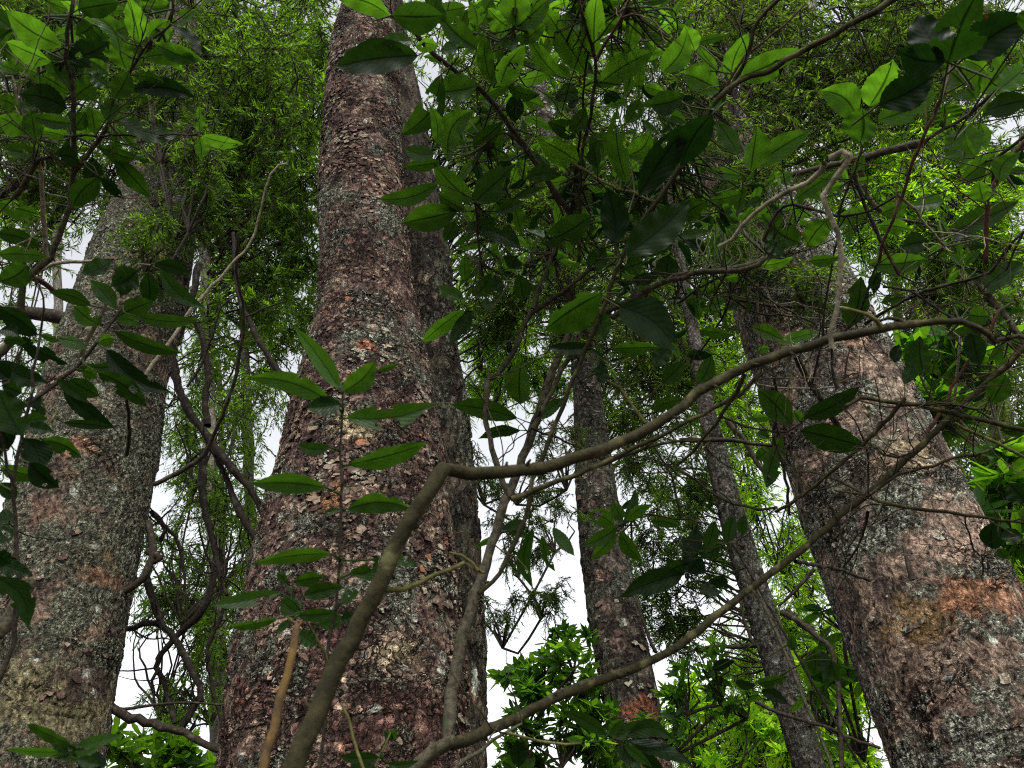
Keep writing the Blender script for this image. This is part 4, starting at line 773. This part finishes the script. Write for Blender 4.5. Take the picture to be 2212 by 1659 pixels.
S.leaves(0, 1, """730 30 540 110 105 .3; 890 90 740 190 170 .2; 890 110 790 260 130 .15; 960 110 970 310 110 .1; 1000 50 1215 110 90 .1; 1040 90 1310 320 95 .05; 750 340 600 170 105 .4; 590 320 340 240 85 .3; 650 450 490 330 110 .6; 750 400 980 300 130 .35; 880 390 1270 410 85 .4;
760 410 890 450 75 .55; 740 490 1150 620 95 .2; 490 740 870 750 65 .2; 690 610 1080 860 125 .05; 640 560 740 540 80 .6; 540 740 620 790 80 .5; 630 750 930 970 120 .05; 450 800 630 900 110 .1; 410 870 720 1100 95 .05; 120 530 420 690 95 .1; 380 530 545 600 85 .6; 260 510 420 530 45 .3;
160 940 280 930 70 .2; 230 1040 260 970 85 .2; 410 1080 720 1110 55 .15; 370 800 560 940 70 .2""")
S.done()
S = Shrub('leafy_shrub', 'shaded dark leaved shrub pushing in from the left border of the view', 'shrub', 'twig_dark', seed=55)
S.stem(0, 1, [(95, 2500), (110, 1959), (100, 1659), (90, 1400), (150, 1100), (200, 860), (235, 640), (265, 490)], 30, 16, 1.3, 1.35, down=(-.35, .0), name='stem')
S.stem(0, 1, [(170, 1330), (270, 1150), (370, 1010)], 22, 14, 1.35, 1.4, mat='shoot_green')
S.stem(0, 1, [(100, 1500), (20, 1250), (-40, 900), (-80, 600)], 20, 14, 1.3, 1.3)
S.stem(0, 2, [(-30, 800), (60, 700), (130, 560), (200, 450)], 95, 85, 1.6, 1.62, mat='branch_lichen')
S.stem(0, 2, [(60, 60), (120, 130), (250, 170), (400, 175), (540, 155)], 9, 6, 1.9, 2.3)
S.leaves(0, 1, """180 60 0 160 140 .0; 240 510 -20 340 120 .05; 0 680 290 810 115 .0; 140 1160 0 880 200 .0; 160 1180 240 1400 150 .0; 190 1340 370 1490 120 .05; 270 1190 510 1300 95 .3; 0 1370 270 1430 85 .25; 0 1470 95 1570 85 .15; 60 1250 -60 1100 120 .05; 120 1010 -20 960 120 .05; 140 1080 300 1060 90 .1; 60 800 -30 700 110 .0; 170 1100 330 1130 80 .15; 20 550 160 560 80 .05; -10 1000 140 1050 90 .1;
140 890 20 840 90 .05; 0 480 110 520 80 .0""")
S.leaves(0, 2, "-20 60 105 30 110 .2; -10 330 200 410 90 .1; -30 420 165 730 130 .05; 90 110 -20 190 100 .1; -40 250 60 330 110 .05")
S.done()

# --- sapling in front of the scaly trunk, leaf by leaf
S = Shrub('sapling', 'single stemmed sapling with evenly spaced toothed leaves in front of the scaly trunk', 'sapling', 'twig_dark', seed=56, single=True)
S.stem(0, 2, [(2050, 1800), (2080, 1600), (2110, 1010), (2150, 750), (2185, 500), (2200, 200), (2212, -100), (2215, -400), (2222, -640), (2218, -790), (2212, -830)], 26, 14, 1.08, 1.12, down=(.05, .0), name='stem')
S.stem(0, 2, [(2130, 1020), (2100, 930), (2050, 800), (1980, 690), (1950, 640)], 22, 16, 1.08, 1.05, name='branch', mat='shoot_green')
S.leaves(0, 1, "2200 860 1930 490 120 .75; 2150 950 1650 800 140 .5; 2212 960 2000 985 130 .15; 2140 1240 1940 1220 85 .4; 2110 1500 1660 1480 130 .3", bite=.3)
S.leaves(0, 1, "2222 880 2420 690 150 .6; 2450 740 2570 700 45 .3; 2250 1050 2790 960 170 .45; 2260 1350 2740 1220 155 .25; 2250 1640 2640 1640 130 .35; 2200 1640 2100 1680 45 .2", bite=.3)
S.leaves(0, 2, """2140 270 1670 335 95 .3; 1820 520 1400 600 95 .3; 1800 690 1500 740 65 .3; 1930 660 1830 570 120 .3; 1900 450 2110 420 100 .2; 1970 540 2212 490 105 .25; 1940 670 2160 650 85 .25; 2060 730 2230 690 105 .2; 1930 780 2040 860 105 .2; 1850 460 1800 400 60 .3; 1890 700 1780 770 50 .3;
2270 400 2440 290 110 .2; 2500 300 2680 345 85 .2; 2210 590 2320 520 85 .2; 2212 700 2300 660 80 .2""")
S.done()

# --- yellow lichened stick
S = Shrub('broken_stick', 'short snapped stick blotched with yellow lichen left of the bent branch', 'stick', 'stick_yellow', seed=57)
S.stem(0, 2, [(1690, 1720), (1720, 1560), (1770, 1400), (1820, 1220), (1860, 1050), (1900, 860), (1925, 730)], 62, 56, .85, .88, down=(-.02, .0), name='stem', bump=.1, sides=10)
S.stem(0, 2, [(1930, 740), (1890, 705), (1860, 680)], 30, 12, .88, .88, name='snapped_end'); S.stem(0, 2, [(1920, 750), (1950, 720), (1955, 700)], 36, 12, .88, .88, name='snapped_end')
S.done()

# --- seedlings at the bottom edge
S = Shrub('seedling', 'seedling with drooping rosette of leaves at the bottom left below the lichen crusted trunk', 'seedling', 'shoot_green', seed=58, single=True)
S.stem(0, 2, [(450, 1800), (460, 1660), (465, 1560), (475, 1510)], 22, 14, .95, .95, down=(0, 0), name='stem')
S.leaves(0, 2, "460 1510 185 1380 65 .35; 490 1515 770 1450 65 .4; 450 1555 60 1535 45 .6; 350 1580 640 1515 55 .6; 540 1545 690 1640 65 .1; 480 1530 640 1650 80 .1; 440 1560 330 1480 70 .2; 500 1600 640 1640 60 .3", bite=0)
S.done()
S = Shrub('seedling', 'plant with long glossy leaves spread in front of the slender trunk at the bottom', 'seedling', 'shoot_green', seed=59, single=True)
S.stem(1, 2, [(2000, 1800), (1930, 1620), (1840, 1530), (1750, 1455), (1735, 1440)], 24, 16, 1.5, 1.45, down=(.1, .1), name='stem')
S.leaves(1, 2, "1720 1440 1450 1300 85 .1; 1740 1450 1820 1350 70 .4; 1850 1450 2130 1470 100 .2; 1870 1490 2230 1620 100 .05; 1800 1500 1930 1660 100 .1; 1700 1400 1830 1350 75 .15; 1780 1470 1960 1360 80 .15; 1860 1460 2060 1400 60 .3; 1840 1510 2000 1640 60 .3; 1900 1530 2080 1660 90 .1; 1560 1490 1460 1470 40 .8", bite=.1)
S.done()
S = Shrub('seedling', 'dark upright leaf cluster at the bottom edge in front of the bright bush', 'seedling', 'shoot_green', seed=60, single=True)
S.stem(1, 2, [(1160, 1800), (1150, 1660), (1145, 1640)], 18, 12, 1.4, 1.4, down=(0, .1), name='stem')
S.leaves(1, 2, "1150 1660 1140 1490 105 .1; 1160 1690 1250 1600 70 .2; 1130 1690 1050 1620 70 .2", bite=0); S.done()
S = Shrub('seedling', 'low seedling with thin stems at the foot of the scaly trunk', 'seedling', 'shoot_green', seed=61, single=True)
S.stem(1, 2, [(110, 1800), (150, 1680), (70, 1450), (0, 1240)], 26, 18, 1.1, 1.15, down=(0, .1), name='stem'); S.stem(1, 2, [(200, 1700), (260, 1560), (320, 1430)], 14, 10, 1.2, 1.2, name='branch')
S.leaves(1, 2, "300 1470 360 1415 65 .3; 240 1590 0 1580 75 .15; 290 1630 490 1610 45 .2; 200 1640 60 1660 60 .2; 330 1480 280 1420 40 .3", bite=0); S.done()

# --- leafy rosettes hanging before the slender trunk
S = Shrub('climbing_shrub', 'thin stemmed shrub with leaf rosette hanging in front of the slender trunk', 'shrub', 'twig_dark', seed=62)
S.stem(1, 1, [(2560, 1900), (2400, 1750), (2150, 1700), (1960, 1680), (1790, 1750)], 16, 12, 2.1, 1.95, down=(.3, .2), name='stem')
S.stem(1, 1, [(2200, 1690), (2160, 1500), (2100, 1350), (1950, 1120)], 20, 12, 2.1, 2.1)
S.leaves(1, 2, "1770 90 1610 0 115 .55; 1790 100 1580 210 95 .5; 1790 140 1630 290 85 .55; 1810 130 1940 310 100 .4; 2000 60 2180 90 75 .3; 1820 60 1760 -60 90 .3; 1850 60 2000 -40 80 .4; 1830 80 1900 -130 70 .3")
S.leaves(1, 2, "2212 400 1840 540 150 .15; 2240 330 2080 420 120 .1; 2220 300 2320 200 170 .1; 2300 260 2450 210 110 .1; 2390 440 2510 490 85 .1; 2310 500 2450 520 85 .1; 2260 400 2330 300 160 .1; 2300 90 2260 300 90 .2; 2420 60 2360 260 90 .2")
S.leaves(2, 2, "190 1020 330 970 65 .1; 480 1110 660 1070 75 .1; 510 1160 670 1240 75 .1; 340 1100 470 1120 55 .1; 850 890 850 1050 95 .15; 900 900 930 1080 85 .15; 960 960 1010 1090 70 .1; 720 900 710 800 60 .3")
S.fill(1360, 1110, 50, 20, 2, 40, tone=.4); S.done()

# --- the tangle at the right
S = Shrub('tangled_shrub', 'tangle of thin criss crossing twigs and broad leaves in front of the rusty trunk', 'shrub', 'branch_brown', seed=63)
S.stem(2, 1, [(2700, 1300), (2500, 1230), (2212, 1130), (2000, 1080), (1800, 1030), (1600, 985), (1450, 955), (1300, 945), (1150, 920), (1100, 945), (1060, 970)], 36, 24, 1.9, 1.75, down=(.6, .1), name='stem', mat='branch_brown')
S.stem(2, 1, [(1420, 965), (1650, 962), (1780, 968), (1900, 992)], 26, 14, 1.8, 1.85)
S.stem(2, 1, [(1760, 1080), (1900, 1150), (2000, 1200), (2212, 1310), (2400, 1420)], 20, 24, 1.9, 1.95, mat='shoot_green')
S.stem(2, 1, [(1215, 1545), (1400, 1420), (1560, 1380), (1760, 1310), (1960, 1270), (2212, 1150)], 20, 16, 1.9, 2.0, mat='branch_brown')
S.stem(2, 1, [(1220, 1565), (1400, 1620), (1700, 1659), (1840, 1680), (2212, 1730)], 24, 20, 1.9, 2.0, mat='branch_brown')
S.stem(2, 1, [(600, 1659), (700, 1600), (860, 1480), (1000, 1370), (1200, 1190), (1340, 1040), (1440, 920)], 24, 30, 1.85, 1.8, mat='branch_brown')
S.stem(2, 1, [(740, 660), (800, 780), (880, 900), (960, 1020), (1010, 1110)], 48, 40, 2.6, 2.8, mat='twig_dark')
S.stem(2, 1, [(590, 780), (605, 850), (620, 1000), (590, 1150), (640, 1330), (680, 1500), (690, 1680)], 22, 22, 1.9, 2.0, mat='twig_dark')
S.stem(2, 1, [(-40, 1370), (80, 1450), (200, 1550), (330, 1610), (500, 1640), (610, 1630)], 24, 18, 1.9, 1.9, mat='branch_brown')
S.stem(2, 1, [(-20, 1195), (150, 1188), (300, 1190), (430, 1215), (580, 1230)], 38, 24, 2.6, 2.6, mat='twig_dark')
S.stem(2, 1, [(-20, 300), (150, 180), (300, 130), (300, 290), (250, 410), (150, 570), (50, 680)], 18, 14, 2.0, 2.1, mat='twig_dark')
S.stem(2, 1, [(300, 260), (420, 340), (560, 385), (750, 395), (860, 440)], 16, 12, 2.0, 2.1, mat='twig_dark')
S.stem(2, 1, [(480, 370), (490, 340), (460, 250), (400, 190), (360, 70)], 18, 12, 2.1, 2.1, mat='twig_pale')
S.stem(2, 1, [(-20, 240), (200, 240), (420, 190), (600, 60)], 16, 12, 2.2, 2.2, mat='twig_dark')
S.stem(2, 1, [(360, 60), (450, 180), (560, 280), (740, 380)], 18, 14, 2.1, 2.1, mat='branch_brown')
S.stem(2, 0, [(1275, 1700), (1290, 1600), (1420, 1280), (1540, 930), (1620, 760), (1700, 540), (1740, 420), (1830, 360)], 24, 22, 1.9, 1.8, mat='twig_red')
S.stem(2, 0, [(1110, 1120), (1200, 1380), (1330, 1640), (1400, 1780)], 26, 20, 1.95, 1.9, mat='twig_dark')
S.stem(2, 1, [(960, 560), (905, 500), (930, 300), (960, 100), (990, -60), (1020, -300), (1110, -550), (1160, -700)], 16, 14, 1.9, 1.9, mat='twig_dark')
S.stem(2, 1, [(830, 870), (870, 700), (900, 560), (920, 430)], 18, 12, 1.95, 1.9, mat='twig_dark')
S.stem(2, 1, [(1000, 860), (970, 700), (965, 560)], 22, 16, 1.9, 1.9, mat='twig_dark')
S.stem(2, 1, [(1050, 870), (1060, 720), (1090, 580)], 12, 10, 1.95, 1.95, mat='twig_red')
S.stem(2, 1, [(480, 830), (600, 850), (750, 860), (990, 850)], 14, 12, 2.0, 2.0, mat='twig_pale')
S.stem(2, 1, [(1040, 510), (1150, 350), (1230, 130), (1280, 0)], 18, 14, 2.0, 2.0, mat='twig_dark')
S.stem(2, 1, [(1180, 440), (1290, 370), (1500, 260), (1700, 190), (1890, 145), (2000, 100), (2100, -40), (2212, -160)], 26, 16, 2.1, 2.0, mat='twig_dark')
S.stem(2, 1, [(1300, 200), (1480, 225), (1680, 360), (1800, 430)], 20, 16, 2.1, 2.0, mat='twig_dark')
S.stem(2, 1, [(1890, 145), (2000, 280), (2100, 400), (2212, 560), (2300, 700)], 36, 36, 2.3, 2.2, mat='branch_lichen')
S.stem(2, 1, [(1540, 1250), (1600, 1130), (1700, 960), (1800, 760), (1960, 540), (2050, 350)], 28, 18, 2.0, 2.1, mat='twig_red')
S.stem(2, 1, [(1760, 950), (1780, 760), (1800, 530)], 18, 18, 2.1, 2.1, mat='twig_pale')
S.stem(2, 1, [(1540, 770), (1580, 870), (1630, 950)], 18, 20, 2.0, 2.0, mat='shoot_green')
S.stem(2, 1, [(1200, 1540), (1205, 1400), (1190, 1250), (1150, 1140), (1060, 1000)], 14, 10, 1.9, 1.85, mat='twig_dark')
S.stem(2, 1, [(1200, 1210), (1300, 1290), (1400, 1305), (1500, 1270)], 20, 14, 1.9, 1.9, mat='branch_brown')
S.stem(2, 1, [(1180, 1545), (1060, 1480), (950, 1430), (820, 1400), (690, 1400)], 24, 14, 1.9, 1.95, mat='branch_lichen')
S.stem(2, 1, [(1180, 1545), (1090, 1535), (980, 1520)], 22, 12, 1.9, 1.9, mat='branch_lichen')
S.stem(2, 1, [(250, 1040), (400, 1100), (550, 1130), (680, 1140), (770, 1080)], 18, 12, 1.9, 1.9, mat='twig_dark')
S.stem(2, 1, [(280, 1060), (400, 1200), (480, 1340), (560, 1440)], 44, 30, 3.2, 3.2, mat='branch_lichen')
S.stem(2, 2, [(730, 320), (860, 345), (1000, 370), (1210, 445)], 28, 22, 2.0, 2.6, mat='twig_dark')
S.stem(2, 2, [(640, 650), (740, 700), (820, 760), (900, 830), (960, 880), (1000, 1100), (1020, 1350), (1030, 1700)], 42, 26, 3.6, 3.4, mat='twig_dark')
S.stem(2, 2, [(850, 770), (760, 720), (690, 640)], 60, 30, 4.0, 4.0, mat='twig_dark')
S.stem(2, 2, [(480, 500), (560, 680), (650, 880), (740, 1090), (800, 1250), (870, 1400), (950, 1600), (980, 1700)], 26, 22, 4.5, 4.2, mat='branch_lichen')
S.stem(2, 2, [(470, 1230), (600, 1290), (780, 1350), (950, 1400), (1120, 1480), (1280, 1530)], 26, 20, 3.6, 3.6, mat='twig_dark')
S.stem(2, 2, [(1830, 30), (1880, 230), (1945, 300), (1940, 440)], 12, 8, 2.3, 2.6, mat='twig_dark')
S.stem(2, 2, [(850, 370), (740, 500), (620, 610)], 26, 16, 3.3, 3.3, mat='twig_dark')
S.stem(2, 2, [(1200, 0), (1180, 120), (1110, 270), (1040, 360)], 22, 12, 2.2, 2.4, mat='twig_dark')
S.stem(2, 0, [(640, 1150), (780, 1115), (920, 1080), (1060, 1045), (1180, 1020), (1350, 970), (1480, 945), (1560, 930)], 34, 62, 2.7, 2.7, mat='branch_lichen')
S.stem(2, 0, [(1550, 935), (1660, 850), (1800, 780), (1960, 650), (2060, 560)], 26, 18, 2.7, 2.6, mat='twig_dark')
S.stem(2, 0, [(1130, 1050), (1160, 1120), (1200, 1280), (1330, 1400), (1560, 1450), (1850, 1510)], 44, 18, 2.6, 2.6, mat='branch_lichen')
S.stem(2, 0, [(1300, 650), (1290, 580), (1250, 470), (1180, 290), (1110, 120), (1040, 10)], 18, 10, 2.0, 2.0, mat='twig_dark')
S.stem(2, 0, [(2300, 850), (2180, 960), (2020, 1180), (1975, 1300), (1970, 1500), (1965, 1700)], 32, 28, 1.9, 1.9, mat='twig_red')
S.stem(2, 0, [(2300, 800), (2150, 940), (2030, 1030), (2010, 1200)], 22, 20, 1.95, 1.95, mat='twig_dark')
S.stem(2, 0, [(1390, 1260), (1500, 1360), (1620, 1500), (1700, 1600)], 22, 16, 1.9, 1.95, mat='twig_pale')
S.stem(2, 0, [(1170, 920), (1155, 1000), (1110, 1120)], 16, 12, 1.9, 1.95, mat='shoot_green')
S.stem(2, 0, [(520, 1560), (650, 1340), (850, 1360), (1000, 1400), (1200, 1370), (1380, 1270)], 24, 18, 1.9, 1.9, mat='twig_dark')
S.stem(2, 0, [(2212, 1500), (2150, 1620), (2100, 1750)], 16, 12, 1.9, 1.9, mat='twig_dark')
S.leaves(2, 0, """1130 760 910 600 175 .7; 1210 690 1350 410 210 .8; 1150 920 1160 710 200 .25; 1260 780 1620 610 145 .6; 1640 450 1420 360 110 .5; 1900 640 1720 450 180 .4; 1940 600 2150 330 220 .75; 2040 590 2230 430 145 .75; 1720 440 1480 380 115 .5;
1830 390 1960 470 85 .9; 1960 720 2230 650 135 .1; 1700 790 1700 680 165 .15; 1820 820 1800 1070 205 .35; 1810 1170 2020 1010 115 .5; 1950 1310 1920 1180 105 .6; 1740 1500 2140 1320 135 .2; 1420 1600 1580 1570 135 .2; 1270 1460 1480 1490 95 .5; 2050 1180 2180 1000 110 .5; 1120 1110 1170 1010 60 .6; 1700 1300 1500 1330 100 .6; 1290 1390 1450 1310 90 .5""")
S.leaves(2, 0, "1700 400 1410 330 190 .0; 1720 340 1540 110 210 .0; 1720 410 1920 -50 270 .0; 1830 370 2230 130 230 .0; 1270 680 1600 510 205 .0; 2212 200 2330 60 180 .0", rr=1.45)
S.leaves(2, 1, """500 60 700 10 75 .7; 1080 470 1150 160 160 .2; 1920 240 2190 50 145 .1; 1240 240 1280 110 75 .2; 450 460 640 540 95 .6; 620 570 890 500 75 .6; 490 620 560 600 60 .7; 1570 780 1540 540 155 .25; 700 1090 500 880 170 .2; 780 1050 1120 860 120 .15; 770 1130 1160 1230 175 .1; 540 1500 640 1190 145 .1;
480 1320 570 1240 95 .15; 100 830 180 650 115 .2; 110 480 320 510 75 .3; 1440 830 1490 680 85 .1; 1370 690 1400 580 70 .15; 2000 950 2090 780 125 .15; 2230 1600 2120 1480 130 .15; 1870 500 1920 700 115 .25; 1850 380 1980 390 120 .3; 720 1000 780 1060 70 .8; 400 1050 600 1040 50 .6; 30 640 180 640 70 .1; 20 200 100 400 120 .15; 150 330 270 280 70 .4;
1200 50 1560 20 130 .4; 820 30 1000 10 80 .3; 1640 860 1640 700 90 .15; 1720 520 1950 480 100 .2; 1290 300 1430 260 80 .3; 560 1180 480 1150 60 .3; 2060 1130 2230 1080 70 .3""")
S.leaves(2, 2, "2010 240 2030 70 115 .05; 2060 170 2200 150 90 .1; 2040 240 2100 300 60 .1; 330 30 300 220 95 .15; 400 20 390 150 70 .15")
S.twigs(260); S.fill(2080, 620, 110, 120, 8, 50, tone=.3); S.fill(1800, 430, 120, 70, 5, 50, tone=.35); S.fill(2120, 330, 90, 80, 5, 55, tone=.4); S.fill(2120, 760, 90, 80, 6, 50, tone=.15)
S.done()
